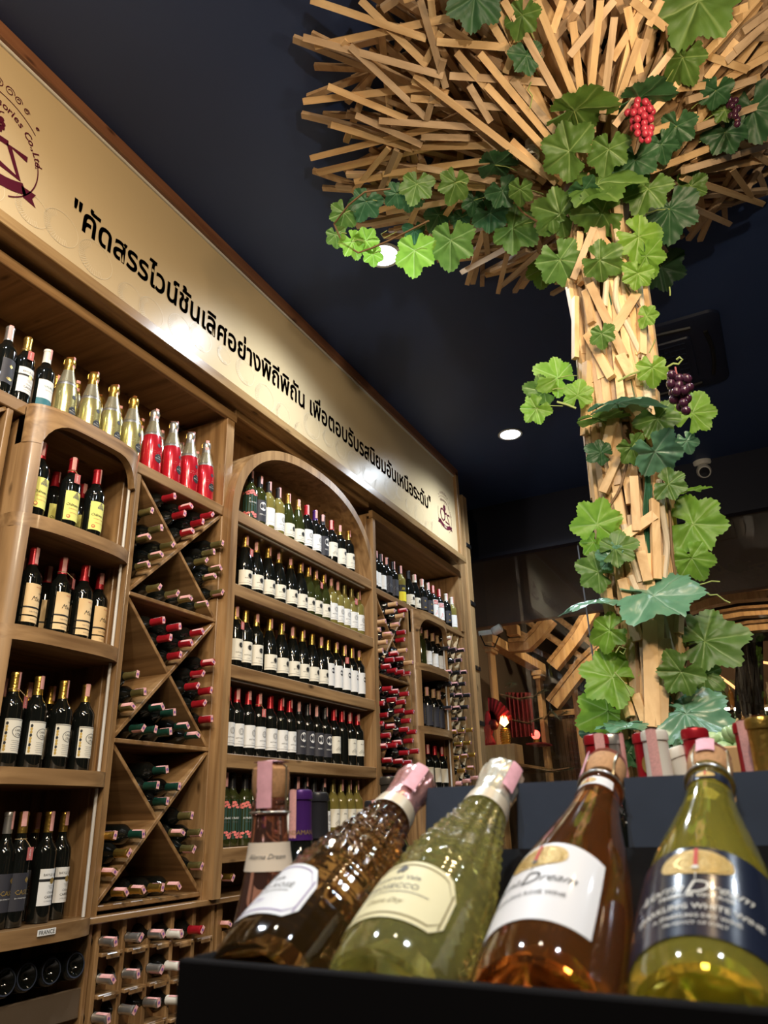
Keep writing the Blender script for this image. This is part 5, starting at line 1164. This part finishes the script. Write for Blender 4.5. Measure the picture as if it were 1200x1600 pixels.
def leaf_mesh(seed, m, fold):
    r = random.Random(seed); n = 120; rings = 8; vs = []; vein = []; lob = [(a + r.uniform(-5, 5), l * r.uniform(0.88, 1.06)) for a, l in LOBES]
    def R(deg):
        v = 0.34
        for a, l in lob:
            d = abs((deg - a + 180) % 360 - 180); v = max(v, l * (1 - 0.27 * (d / 30.0) ** 1.5) if d < 60 else 0)
        if abs(abs(deg) - 180) < 14: v *= 0.35
        q_ = (deg / 9.0 + seed) % 1.0; return v * (1 + 0.075 * (1 - 2 * abs(q_ - 0.5)) + 0.02 * math.sin(deg * 0.9 + seed))
    vs.append((0, 0, 0)); vein.append(1.0)
    for j in range(1, rings + 1):
        for k in range(n):
            deg = -180 + 360 * k / n; rr = R(deg) * (j / rings); a = math.radians(deg); x = rr * math.cos(a); y = rr * math.sin(a)
            dm = min(abs(((deg - q + 180) % 360) - 180) * math.radians(1) * rr for q, _ in lob[:5])
            z = 0.09 * (1 - math.exp(-dm * 7)) * 0.9 - 0.22 * fold * rr * rr * (1 + 0.4 * math.sin(a * 2 + seed)) + 0.045 * math.sin(5 * x + seed) * math.sin(6 * y + seed) + 0.012 * rr * math.sin(math.radians(deg) * 13 + seed) + 0.02 * math.sin(17 * x) * math.sin(15 * y)
            vs.append((x, y, z)); vein.append(max(0.0, 1 - dm / 0.028) if rr < 0.93 else 0.2)
    fs = [(0, 1 + k, 1 + (k + 1) % n) for k in range(n)]
    for j in range(rings - 1):
        o = 1 + j * n
        for k in range(n): fs.append((o + k, o + n + k, o + n + (k + 1) % n, o + (k + 1) % n))
    mb = MB().add([(x * 0.62 - 0.10, y * 0.62, z * 0.62) for x, y, z in vs], fs, m); me = mb.mesh('leaf'); at_ = me.attributes.new('vein', 'FLOAT', 'POINT'); at_.data.foreach_set('value', vein); return me
LME = {(c, s): leaf_mesh(s * 7 + 1, m, (0.5, 1.0, 0.2)[s]) for c, m in LM.items() for s in range(3)}
rl_ = random.Random(5)
stemm = mat('brown vine stem', (0.20, 0.12, 0.06), 0.7, nscale=20, var=0.3); greenstem = mat('green petiole', (0.30, 0.38, 0.12), 0.6)
def leaf(vine, px, py, wpx, ang, flat, c, off=0.07, depth=None):
    p = hit(px, py, off) if depth is None else W(px, py).normalized() * depth
    dist = p.length; s = wpx * dist / FPX * 1.0
    vdir = -p.normalized(); right = (ROT @ Vector((1, 0, 0))); right = (right - vdir * right.dot(vdir)).normalized(); up = vdir.cross(right)
    a = math.radians(ang); t = right * math.cos(a) - up * math.sin(a); nrm_ = vdir
    if p.z > 2.86: p = p * (2.86 / p.z)
    if flat: nrm_ = (vdir * math.cos(math.radians(74 * flat)) + Vector((0, 0, 1)) * math.sin(math.radians(74 * flat))).normalized()
    else: nrm_ = (vdir + right * rl_.uniform(-0.45, 0.45) + up * rl_.uniform(-0.25, 0.5)).normalized()
    t = (t - nrm_ * t.dot(nrm_)).normalized(); b_ = nrm_.cross(t)
    mx = Matrix.Translation(p - Vector(vine.location)) @ Matrix((t, b_, nrm_)).transposed().to_4x4() @ Matrix.Diagonal((s, s, s, 1))
    lo = link('leaf', LME[(c, rl_.randrange(3))], vine, mx)
    # petiole from the leaf's foot back towards the trunk
    foot = p - t * s * 0.1; ax_ = axis(min(foot.z, 2.4)); back = (Vector((ax_.x, ax_.y, foot.z - 0.03)) - foot); L_ = min(back.length, 0.10 if depth is None else 0.05)
    back = back.normalized() * L_; MB().tube([foot, foot + back * 0.5 + Vector((0, 0, 0.008)), foot + back], 0.0022, greenstem, 5).build('petiole', vine)
v1 = empty('grape_vine', (TX - 0.15, TY, 0.2), 'artificial grape vine of bright green leaves winding up the stick trunk', 'artificial vine')
v2 = empty('grape_vine', (TX, TY, 2.4), 'artificial grape vine of darker leaves spread through the stick canopy', 'artificial vine')
v3 = empty('grape_vine', (2.9, 1.2, 2.7), 'artificial vine spray hanging in front of the shining downlight', 'artificial vine')
CAN = [(740, 5, 75, 100, 0, 'd'), (823, 93, 45, 80, 0, 'd'), (815, 30, 45, 100, 0, 'm'), (1085, 15, 105, 100, 0.4, 'm'), (1064, 97, 58, 115, 0, 'm'), (882, 233, 72, 200, 0, 'm'), (945, 287, 102, 10, 0.6, 'm'), (933, 333, 68, 170, 0, 'm'), (868, 333, 66, 190, 0, 'm'), (908, 172, 90, 0, 1, 'm'), (1008, 152, 72, 10, 1, 'd'),
       (950, 240, 55, 90, 0, 'm'), (992, 257, 58, 80, 0, 'd'), (1057, 203, 48, 90, 0, 'd'), (1035, 230, 42, 60, 0, 'd'), (1047, 335, 72, 80, 0, 'd'), (1010, 302, 60, 100, 0, 'm'), (1003, 375, 66, 30, 0, 'l'), (1012, 405, 50, 60, 0, 'l'), (1040, 420, 62, 20, 0, 'd'), (995, 432, 42, 100, 0, 'l'), (943, 408, 55, 20, 0, 'm'), (878, 412, 66, 60, 0, 'm'),
       (848, 424, 48, 90, 0, 'l'), (1117, 147, 42, 90, 0, 'd'), (1178, 180, 78, 70, 0, 'd'), (1135, 213, 52, 60, 0, 'd'), (1085, 288, 42, 330, 0, 'm'), (807, 360, 66, 30, 0, 'm'), (813, 300, 36, 90, 0, 'm'), (770, 337, 50, 40, 0, 'd'), (787, 303, 45, 60, 0, 'd'), (780, 257, 60, 5, 1, 'd'), (740, 317, 34, 90, 0, 'd'), (720, 343, 32, 100, 0, 'd'), (683, 340, 42, 120, 0, 'd'),
       (647, 365, 34, 90, 0, 'd'), (640, 307, 42, 20, 0, 'd'), (1130, 175, 30, 120, 0, 'm'), (860, 340, 40, 130, 0, 'm'), (915, 300, 40, 60, 0, 'd')]
for a in CAN: leaf(v2, *a)
SPR = [(570, 320, 46, 110, 0, 'd'), (537, 337, 40, 100, 0, 'm'), (525, 370, 30, 80, 0, 'm'), (552, 382, 40, 60, 0, 'l'), (575, 373, 36, 310, 0, 'l'), (583, 400, 30, 80, 0, 'l'), (648, 398, 60, 90, 0, 'l'), (705, 383, 68, 90, 0, 'm'), (650, 293, 48, 100, 0, 'm'), (710, 291, 46, 100, 0, 'm'), (617, 305, 32, 130, 0, 'd')]
for a in SPR: leaf(v3, *a, depth=3.55 if a[0] < 600 else 3.45)
TRK = [(941, 525, 36, 80, 0, 'm'), (1014, 494, 32, 0, 0, 'l'), (866, 588, 58, 200, 0, 'l'), (845, 611, 48, 190, 0, 'm'), (835, 642, 46, 130, 0, 'l'), (903, 614, 44, 270, 0, 'l'), (1020, 579, 44, 80, 0, 'l'), (976, 630, 100, 0, 1, 'b'), (945, 654, 82, 20, 1, 'm'), (1030, 660, 60, 60, 0.3, 'm'), (1084, 640, 62, 290, 0, 'l'), (935, 706, 38, 200, 0, 'd'), (989, 703, 46, 60, 0, 'm'),
       (1027, 712, 72, 60, 0, 'b'), (1074, 692, 32, 60, 0, 'b'), (1050, 758, 48, 20, 0, 'm'), (1082, 766, 58, 10, 1, 'l'), (935, 812, 74, 290, 0, 'l'), (967, 855, 54, 330, 0, 'm'), (1093, 820, 86, 10, 0, 'l'), (1084, 877, 54, 60, 0, 'l'), (929, 892, 56, 200, 0, 'm'), (953, 868, 42, 250, 0, 'b'), (924, 941, 90, 180, 1, 'b'), (1036, 931, 130, 10, 0.68, 'b'), (948, 988, 56, 160, 0, 'l'),
       (1112, 999, 96, 340, 0.35, 'm'), (948, 1055, 88, 200, 0, 'l'), (1060, 1055, 62, 130, 0, 'm'), (1101, 1060, 50, 90, 0, 'm'), (942, 1115, 76, 150, 0, 'l'), (970, 1135, 78, 170, 1, 'b'), (1084, 1118, 104, 20, 0.45, 'b'), (984, 1180, 42, 60, 0, 'd'), (1050, 1180, 46, 90, 0, 'd'), (925, 850, 36, 120, 0, 'l'), (1000, 1168, 30, 120, 0, 'd'), (926, 1150, 40, 120, 0, 'b')]
for a in TRK: leaf(v1, *a)
for pts in ([(1000, 1175), (985, 1120), (960, 1050), (955, 1000), (948, 950), (950, 900), (955, 850), (950, 800), (970, 760), (985, 700)], [(1050, 1100), (1075, 1010), (1060, 930), (1050, 860), (1045, 790), (1030, 740)], [(1000, 560), (1010, 500), (975, 440), (960, 380), (950, 320)]):
    along(pts, 0.022, 0.0045, stemm, 'vine_stem', v1, 6)
for pts in ([(800, 300), (815, 330), (850, 352), (880, 370)], [(880, 420), (890, 380), (900, 330), (920, 270)], [(1040, 40), (1043, 90), (1020, 150), (990, 200)]): along(pts, 0.03, 0.0045, stemm, 'vine_stem', v2, 6)
q = [W(px, py).normalized() * d_ for px, py, d_ in [(670, 345, 3.40), (640, 360, 3.45), (610, 375, 3.5), (580, 388, 3.53), (560, 395, 3.55), (535, 380, 3.55), (522, 350, 3.55), (545, 320, 3.5), (570, 300, 3.45), (610, 295, 3.42)]]
MB().tube(q, 0.0045, stemm, 6).build('vine_stem', v3)
q = [W(px, py).normalized() * 3.5 for px, py in [(620, 362), (600, 372), (595, 366), (605, 360)]]; MB().tube(q, 0.0015, greenstem, 5).build('tendril', v3)
def tendril(pts, off=0.08, r=0.0022, vine=None):
    P = [hit(px, py, off) for px, py in pts]; d0 = min(p.length for p in P); P = [W(px, py).normalized() * (d0 + 0.0) for px, py in pts]; MB().tube(P, r, greenstem, 5).build('tendril', vine or v1)
tendril([(1075, 920), (1090, 914), (1100, 912), (1112, 908), (1125, 909)]); tendril([(1075, 920), (1095, 922), (1110, 930), (1120, 929), (1132, 938), (1141, 942)])
tendril([(1040, 575), (1052, 568), (1060, 569), (1066, 562), (1062, 558), (1057, 562)], r=0.004); tendril([(870, 628), (885, 632), (900, 638)], r=0.005); tendril([(1014, 552), (1020, 540), (1024, 530)]); tendril([(828, 170), (832, 150), (825, 140), (830, 128)], 0.05, 0.0025, v2)
tendril([(962, 1020), (968, 1010), (978, 1014), (974, 1022), (968, 1018)]); tendril([(1046, 448), (1047, 455), (1047, 462)], 0.06, 0.003, v2); tendril([(960, 1050), (975, 1066), (985, 1085)]); tendril([(965, 596), (985, 585), (1000, 580)], r=0.004)
# grape bunches hanging on the tree
redg = mat('rosy grape skin', (0.36, 0.03, 0.055), 0.28, coat=0.3, nscale=40, var=0.25); purg = mat('black purple grape skin', (0.045, 0.012, 0.030), 0.2, coat=0.4)
def bunch(name, c, n, r, m, label, Hh, Rr, seed):
    me = MB().sphere((0, 0, 0), r, m, 14, 9, (1, 1, 1.12)).mesh('grape'); t = empty(name, c, label, 'grapes'); rr = random.Random(seed); pts = []
    tries = 0
    while len(pts) < n and tries < 6000:
        tries += 1; z = rr.uniform(-Hh, 0); wr = Rr * (1 - (-z / Hh) ** 1.6 * 0.75) * (0.75 if z > -0.02 else 1); a = rr.uniform(0, 2 * PI); q_ = wr * math.sqrt(rr.uniform(0.2, 1)); p = Vector((q_ * math.cos(a), q_ * math.sin(a), z))
        if all((p - o).length > r * 1.65 for o in pts): pts.append(p)
    for p in pts: link('grape', me, t, Matrix.Translation(p) @ Matrix.Rotation(rr.uniform(-0.4, 0.4), 4, 'X'))
    MB().tube([c + Vector((0, 0, 0.035)), c + Vector((0.003, 0, 0)), c + Vector((0, 0, -Hh * 0.85))], 0.0028, mat('grape stalk', (0.35, 0.10, 0.10), 0.6), 5).build('stalk', t)
gp = hit(998, 168, 0.10); bunch('grape_bunch', gp, 46, 0.0135, redg, 'bunch of rosy red grapes hanging among the canopy leaves', 0.165, 0.046, 3)
gp = hit(1058, 590, 0.17); gp = W(1058, 588).normalized() * 2.62; bunch('grape_bunch', gp, 24, 0.0145, purg, 'bunch of black purple grapes hanging beside the trunk', 0.135, 0.036, 4)
gp = hit(1142, 158, 0.06); bunch('grape_bunch', gp, 12, 0.0125, purg, 'small bunch of dark grapes half hidden by the leaf at the canopy edge', 0.13, 0.022, 5)
# ring shaped lamps tucked in the canopy
for px, py, l_ in ((928, 152, 'white coil lamp tucked in the canopy above the trunk'), (829, 236, 'white coil lamp tucked in the canopy beside the long diagonal stick')):
    p = hit(px, py, -0.06); r = empty('coil_lamp', p, l_, 'lamp')
    for k in range(3): MB().tube([p + Vector((0.030 * math.cos(2 * PI * q_ / 14), 0.030 * math.sin(2 * PI * q_ / 14), -0.018 * k)) for q_ in range(15)], 0.005, white, 6).build('coil', r)
    MB().lathe([(0.018, 0.006), (0.018, 0.05), (0.012, 0.06)], 12, white, Matrix.Translation(p)).build('base', r)

# ------------------------------------------------------------------ the hall beyond the glass
def pole(name, px0, px1, py0, py1, X, dx, label, cat, capital=True, m=whall, zbot=None):
    a = onX(px0, py0, X); b = onX(px1, py1, X); r = empty(name, ((X + X + dx) / 2, (a.y + b.y) / 2, FLOOR), label, cat)
    board('shaft', r, X, X + dx, b.y, a.y, FLOOR if zbot is None else zbot, a.z, m, 0.006)
    if capital:
        for k, (e, h0, h1) in enumerate(((0.035, -0.06, 0.0), (0.022, -0.10, -0.06))): board('capital', r, X - e, X + dx + e, b.y - e, a.y + e, a.z + h0, a.z + h1, m, 0.004)
    return a, b, r
a, b, r1 = pole('wooden_post', 760, 781, 1005, 1200, 7.75, 0.17, 'warm lit wooden post with a moulded capital beyond the glass', 'post')
a2, b2, r2 = pole('wooden_post', 835, 858, 1048, 1200, 8.9, 0.16, 'second wooden post beyond the glass behind the red globe lamp', 'post')
bm_ = empty('wooden_beam', (8.3, 2.5, 1.6), 'long wooden beam joining the two posts beyond the glass', 'beam')
bar('beam', bm_, (7.74, (a.y + b.y) / 2, a.z + 0.045), (9.1, (a2.y + b2.y) / 2, a2.z + 0.045), 0.13, 0.10, (0, 1, 0), whall)
MB().box(7.9, 8.02, 2.36, 2.48, a.z + 0.09, a.z + 0.20, whall).build('beam_block', bm_, smooth=False)
def brace(px, X, wd_, label, k):
    P = [onX(x_, y_, X) for x_, y_ in px]; r = empty('curved_brace', P[0], label, 'brace'); Q = []
    for i in range(len(P) - 1):
        for q_ in range(4): Q.append(P[i].lerp(P[i + 1], q_ / 4))
    Q.append(P[-1])
    for nm, x0, x1, w_, m in (('curved_board', 0, 0.14, wd_, whall), ('edge_strip', -0.02, 0.0, wd_ * 0.30, wx)):
        vs = []; fs = []
        for i, p in enumerate(Q):
            t = (Q[min(i + 1, len(Q) - 1)] - Q[max(i - 1, 0)]).normalized(); nn = Vector((0, -t.z, t.y)); c_ = p + (nn * (wd_ / 2 - w_ / 2) * -1 if nm == 'edge_strip' else Vector())
            for xx in (x0, x1):
                for s_ in (-1, 1): vs.append(c_ + Vector((xx, 0, 0)) + nn * (s_ * w_ / 2))
        for i in range(len(Q) - 1):
            for q_, q2 in ((0, 1), (1, 3), (3, 2), (2, 0)): fs.append((4 * i + q_, 4 * i + q2, 4 * i + 4 + q2, 4 * i + 4 + q_))
        fs += [(0, 1, 3, 2), (4 * len(Q) - 4, 4 * len(Q) - 3, 4 * len(Q) - 1, 4 * len(Q) - 2)]
        MB().add(vs, fs, m).build(nm, r, smooth=False)
brace([(795, 1008), (822, 1006), (838, 990), (858, 965)], 8.1, 0.14, 'nearest curved roof brace beyond the glass above the beam', 0)
brace([(862, 1040), (880, 1018), (900, 992), (925, 950)], 8.7, 0.15, 'middle curved roof brace beyond the glass', 1)
brace([(862, 1100), (885, 1070), (910, 1038), (950, 1000), (985, 970)], 8.6, 0.16, 'lowest curved roof brace beyond the glass, ending behind the trunk', 2)
brace([(1075, 950), (1110, 938), (1150, 930), (1200, 926), (1260, 928)], 8.0, 0.10, 'topmost arched beam beyond the glass beside the trunk', 3)
brace([(1085, 975), (1120, 962), (1160, 955), (1210, 952), (1260, 954)], 8.5, 0.10, 'middle arched beam beyond the glass beside the trunk', 4)
brace([(1090, 1000), (1130, 986), (1170, 978), (1220, 974), (1260, 976)], 9.0, 0.11, 'lowest arched beam beyond the glass beside the trunk', 5)
rf = empty('roof_truss', (9.5, 2, 2.2), 'dim crossed rafters under the hall roof beyond the glass', 'roof truss')
for x0, y0, x1, y1, X in ((815, 965, 880, 1010, 9.4), (845, 985, 960, 1060, 9.8), (835, 1015, 905, 1050, 10.2), (780, 975, 840, 1003, 9.2), (870, 965, 930, 1010, 9.6)):
    bar('rafter', rf, onX(x0, y0, X), onX(x1, y1, X), 0.09, 0.07, (1, 0, 0), wx)
p = onX(735, 983, 7.4)
# wall lamp (emergency twin spot)
p = onX(762, 988, 7.3); ws = empty('wall_spotlight', p, 'small white twin headed spotlight fixed beyond the glass by the corner pillar', 'spotlight')
board('arm', ws, p.x, p.x + 0.03, p.y - 0.06, p.y + 0.10, p.z - 0.025, p.z + 0.025, white); 
MB().lathe([(0.03, 0), (0.045, 0.01), (0.045, 0.10), (0.03, 0.11)], 16, white, Matrix.Translation(p + Vector((0, -0.07, 0))) @ Matrix.Rotation(math.radians(70), 4, 'X') @ Matrix.Translation((0, 0, -0.02))).build('head', ws)
MB().tube([p + Vector((0, 0.08, -0.02)), p + Vector((0, 0.04, -0.13)), p + Vector((0, -0.06, -0.16)), p + Vector((0, -0.12, -0.05))], 0.007, iron, 6).build('cable', ws)
# red altar corner
redcloth = mat('dark red cloth', (0.16, 0.008, 0.010), 0.8, nscale=6, var=0.4); redp = mat('red plume', (0.45, 0.02, 0.03), 0.6)
dr = empty('red_drape', onX(826, 1105, 9.05), 'dark red cloth hanging between the posts beyond the glass', 'drape')
A_ = onX(790, 1082, 8.55); B_ = onX(836, 1150, 8.55); mb = MB(); n = 24; vs = []
for k in range(n + 1):
    y = A_.y + (B_.y - A_.y) * k / n; x = 8.55 + 0.02 * math.sin(k * 1.6); vs += [(x, y, A_.z - 0.03 * (k / n)), (x, y, B_.z)]
mb.add(vs, [(2 * k, 2 * k + 1, 2 * k + 3, 2 * k + 2) for k in range(n)], redcloth); mb.build('cloth', dr)
sb0 = onX(757, 1165, 7.35); sb1 = onX(806, 1192, 7.35)
sh_ = empty('wooden_box_shelf', (7.4, (sb0.y + sb1.y) / 2, sb1.z), 'pale wooden box shelf carrying the glowing lotus lamp beyond the glass', 'shelf')
board('box', sh_, 7.35, 7.62, sb1.y, sb0.y, sb1.z, sb0.z, whall); board('bracket_board', sh_, 7.36, 8.8, sb1.y - 0.02, sb0.y, sb1.z - 0.03, sb1.z - 0.002, wx)
for px in (762, 775): p_ = onX(px, 1200, 7.45); board('bracket', sh_, 7.42, 7.47, p_.y - 0.025, p_.y + 0.025, FLOOR, sb1.z - 0.03, whall)
lp = onX(788, 1130, 7.45); lp.z = sb0.z
ll = empty('lotus_lamp', lp, 'glowing lotus lamp on a gold ribbed base beyond the glass', 'lamp')
gl = mat('glowing lotus petal', (1, 0.4, 0.15), 0.4, emit=(1.0, 0.42, 0.12), estr=9); gbm = mat('gold ribbed base', (0.75, 0.50, 0.10), 0.25, metal=0.8)
for k in range(7): MB().tube([lp + Vector((0.034 * math.cos(2 * PI * q_ / 16) * (1 + 0.35 * math.sin(PI * (k + .5) / 7)), 0.034 * math.sin(2 * PI * q_ / 16) * (1 + 0.35 * math.sin(PI * (k + .5) / 7)), 0.014 + k * 0.022)) for q_ in range(17)], 0.010, gbm, 6).build('base_rib', ll)
for k in range(8):
    a_ = 2 * PI * k / 8; c_ = lp + Vector((0, 0, 0.17)); d_ = Vector((math.cos(a_), math.sin(a_), 0)); s_ = Vector((-math.sin(a_), math.cos(a_), 0))
    pts = [c_, c_ + d_ * 0.040 + s_ * 0.022 + Vector((0, 0, 0.04)), c_ + d_ * 0.045 + Vector((0, 0, 0.045)), c_ + d_ * 0.040 - s_ * 0.022 + Vector((0, 0, 0.04)), c_ + d_ * 0.028 + Vector((0, 0, 0.11)), c_ + d_ * 0.022 + Vector((0, 0, 0.05))]
    MB().add(pts, [(0, 1, 2), (0, 2, 3), (1, 4, 2), (2, 4, 3), (0, 5, 1), (0, 3, 5), (1, 5, 4), (3, 4, 5)], gl).build('petal', ll)
lamp('POINT', lp + Vector((0, 0, 0.20)), 2.2, (1.0, 0.18, 0.08), None, 0.015)
gp_ = onX(837, 1148, 8.6); gb2 = empty('globe_lamp', gp_, 'small glowing red globe lamp in front of the second post', 'lamp')
MB().sphere(gp_, 0.050, mat('glowing red globe', (1, 0.1, 0.08), 0.4, emit=(1.0, 0.07, 0.05), estr=3.5), 16, 10).build('globe', gb2); MB().lathe([(0.03, -0.09), (0.035, -0.05), (0.02, -0.045)], 12, gbm, Matrix.Translation(gp_)).build('foot', gb2); board('tray', gb2, gp_.x - 0.08, 8.90, gp_.y - 0.10, gp_.y + 0.10, gp_.z - 0.11, gp_.z - 0.09, redcloth)
fa = empty('red_ornament', onX(766, 1164, 7.45), 'red ornament with a feathered fan standing on the box shelf', 'ornament'); fl = fa.location.copy(); fl.z = sb0.z; fa.location = fl
MB().lathe([(0.05, 0), (0.06, 0.03), (0.03, 0.10), (0.05, 0.16), (0.035, 0.24), (0.028, 0.30), (0.01, 0.34)], 16, redp, Matrix.Translation(fl)).build('body', fa)
MB().sphere(fl + Vector((0, -0.05, 0.20)), 0.055, mat('dark red fruit', (0.10, 0.01, 0.012), 0.3, coat=0.3), 14, 9).build('fruit', fa)
for k in range(14):
    a_ = math.radians(10 + k * 6); c_ = fl + Vector((0, -0.02, 0.20)); e_ = c_ + Vector((0, -math.cos(a_) * (0.24 - k * 0.004), math.sin(a_) * 0.27)); bar('feather', fa, c_, e_, 0.006, 0.022, (1, 0, 0), redp if k % 2 else redcloth, 0)
for k in range(7): bar('tassel', fa, fl + Vector((-0.05, 0.04 - k * 0.012, 0.20)), fl + Vector((-0.07, 0.05 - k * 0.015, 0.02)), 0.006, 0.006, (0, 1, 0), mat('coral tassel', (0.6, 0.10, 0.06), 0.7) if k == 0 else bpy.data.materials['coral tassel'], 0)
# fir garlands
fir = mat('fir needle', (0.020, 0.050, 0.022), 0.7)
def garland(px, X, label, seed):
    P = [onX(x_, y_, X) for x_, y_ in px]; r = empty('fir_branch', P[0], label, 'fir branch'); MB().tube(P, 0.008, stemm, 5).build('twig', r); rr = random.Random(seed); mb = MB()
    for i in range(len(P) - 1):
        for k in range(110):
            p_ = P[i].lerp(P[i + 1], rr.random()); t = (P[i + 1] - P[i]).normalized(); a_ = rr.uniform(0, 2 * PI); d_ = (t * 0.6 + Vector((math.cos(a_), math.sin(a_) * 0.8, math.sin(a_) * 0.6)) * 0.8).normalized() * rr.uniform(0.05, 0.10); s_ = d_.cross(t).normalized() * 0.0022
            mb.add([p_ - s_, p_ + s_, p_ + d_], [(0, 1, 2)], fir)
    o = mb.build('needles', r, smooth=False); o['kind'] = 'stuff'
garland([(782, 1085), (810, 1092), (835, 1088), (850, 1078)], 7.7, 'fir branch across the posts above the red drape', 1); garland([(790, 1074), (800, 1068)], 7.6, 'short fir twig beside the warm lit post', 2)
garland([(805, 1205), (830, 1200), (860, 1205), (890, 1200)], 8.0, 'fir branch low behind the cream foil bottle', 3); garland([(850, 1125), (862, 1110), (870, 1120), (885, 1112)], 8.6, 'fir branch hanging on the second post', 4); garland([(800, 1125), (825, 1130), (845, 1122)], 8.2, 'fir branch just above the red globe lamp', 5)
# shutters and dark wood beyond
cb = empty('hall_cupboard', (9.6, 1.9, FLOOR), 'dark old wooden cupboard of planks in the hall beyond the glass', 'cupboard')
wdark = wood('old dark wood', (0.06, 0.032, 0.014), (0.15, 0.085, 0.035), 'z', 0.6, 0.0, rand=0.3)
A_ = onX(866, 1120, 9.5); B_ = onX(935, 1240, 9.5); n = 9
for k in range(n):
    y0 = A_.y + (B_.y - A_.y) * k / n; y1 = A_.y + (B_.y - A_.y) * (k + 0.93) / n; board('plank', cb, 9.5, 9.53 + (k % 2) * 0.008, y1, y0, FLOOR, A_.z, wdark, 0.002)
board('cornice', cb, 9.46, 9.6, B_.y - 0.05, A_.y + 0.05, A_.z, A_.z + 0.07, whall)
bo = empty('hall_post', onX(925, 1000, 9.0), 'slim wooden post standing behind the lower left leaves of the trunk', 'post'); p_ = onX(898, 1085, 9.0); board('shaft', bo, 9.0, 9.05, p_.y - 0.03, p_.y + 0.03, FLOOR, p_.z + 0.35, whall)
# far bar shelves with bottles and strip lights
bs = empty('back_bar', (11.6, 0.2, FLOOR), 'dim back bar shelf with bright strip lights far beyond the glass', 'bar shelf')
A_ = onX(1080, 1107, 11.5); B_ = onX(1240, 1098, 11.5); lit = mat('lit strip', (1, 1, 1), 0.4, emit=(1.0, 0.86, 0.62), estr=6)
for k, py in enumerate((1107, 1150)):
    q_ = onX(1120, py, 11.5); board('shelf', bs, 11.5, 11.85, B_.y, A_.y, q_.z - 0.03, q_.z, wdark)
for x0, x1 in ((1112, 1126), (1129, 1140), (1147, 1161), (1195, 1215)):
    p_, q_ = onX(x0, 1108, 11.48), onX(x1, 1106, 11.48); board('strip_light', bs, 11.47, 11.49, q_.y, p_.y, p_.z - 0.022, p_.z + 0.015, lit, 0)
for py, y0, y1 in ((1060, 1112, 1150), (1045, 1176, 1230)):
    P = [onX(y0 + (y1 - y0) * k / 12, py - 9 * math.sin(PI * (0.5 + 0.5 * k / 12)) + (16 * k / 12 if y0 < 1150 else -2), 11.4) for k in range(13)]; MB().tube(P, 0.018, mat('lit arch strip', (1, 0.6, 0.3), 0.4, emit=(1.0, 0.42, 0.16), estr=1.3), 6).build('lit_arch', bs)
board('back_panel', bs, 11.9, 11.95, B_.y, A_.y, FLOOR, 2.2, mat('dim bar back', (0.10, 0.06, 0.03), 0.6))
S2 = [mat('hall bottle %s' % n_, c_, 0.1, coat=0.5) for n_, c_ in (('amber', (0.20, 0.09, 0.02)), ('green', (0.03, 0.05, 0.02)), ('dark', (0.01, 0.01, 0.01)), ('clear', (0.35, 0.30, 0.22)))]
hb = [MB().lathe([(r_, z_) for r_, z_ in BORD], 12, m).mesh('bottle') for m in S2]; zz = onX(1120, 1107, 11.5).z
k = 0
for row_, (zr, yy_) in enumerate(((zz, 11.60), (onX(1120, 1150, 11.5).z, 11.60))):
    for k in range(11):
        y = A_.y - 0.15 - k * 0.095
        if y < B_.y + 0.05: break
        o = link('bottle', hb[(k * 7 + row_) % 4], None, Matrix.Translation((yy_, y, zr + 0.001))); tag(o, 'far bottle on the %s back bar shelf, %s from the trunk' % (('upper', 'lower')[row_], ORD[k]), 'bottle', 'bottles on the far back bar')
fc2 = empty('fringe_hanging', onX(1170, 990, 9.4), 'black fringed hanging beyond the glass beside the trunk', 'hanging'); fm_ = mat('black fringe', (0.006, 0.006, 0.006), 0.9); rr = random.Random(8)
for k in range(46):
    x_ = 1150 + 40 * rr.random(); t_ = onX(x_, 988 + rr.uniform(0, 6), 9.4 + rr.uniform(-.1, .1)); b_ = onX(x_ + rr.uniform(-6, 2), 1105 + rr.uniform(-12, 14), 9.4 + rr.uniform(-.1, .1)); bar('fringe_strand', fc2, t_, b_, 0.03, 0.012, (0, 1, 0), fm_, 0)
# hall lights: unseen spots added behind the brown board to light the hall
for (x, y, z), e, t_, c_ in (((7.95, 2.35, 2.9), 45, (7.7, 2.5, 0.5), (1.0, 0.72, 0.42)), ((7.9, 1.2, 2.6), 90, (9.2, 1.9, 0.9), (1.0, 0.78, 0.52)), ((7.9, -0.6, 2.6), 60, (8.8, -0.3, 1.2), (1.0, 0.70, 0.42)), ((10.2, 0.6, 3.0), 40, (11.6, 0.3, 0.9), (1.0, 0.66, 0.36))):
    lamp('SPOT', (x, y, z), e, c_, t_, 0.05, 120, 0.9)
lamp('SPOT', (7.30, 0.8, 0.2), 12, (1.0, 0.62, 0.40), (7.6, 1.3, 2.2), 0.1, 140, 1.0)  # unseen uplight added to brighten the brown board

# give look-alike names Blender's own suffixes and move the whole place so that the floor lies at height zero
for o in list(C.objects):
    if o.parent is None: o.location.z -= FLOOR
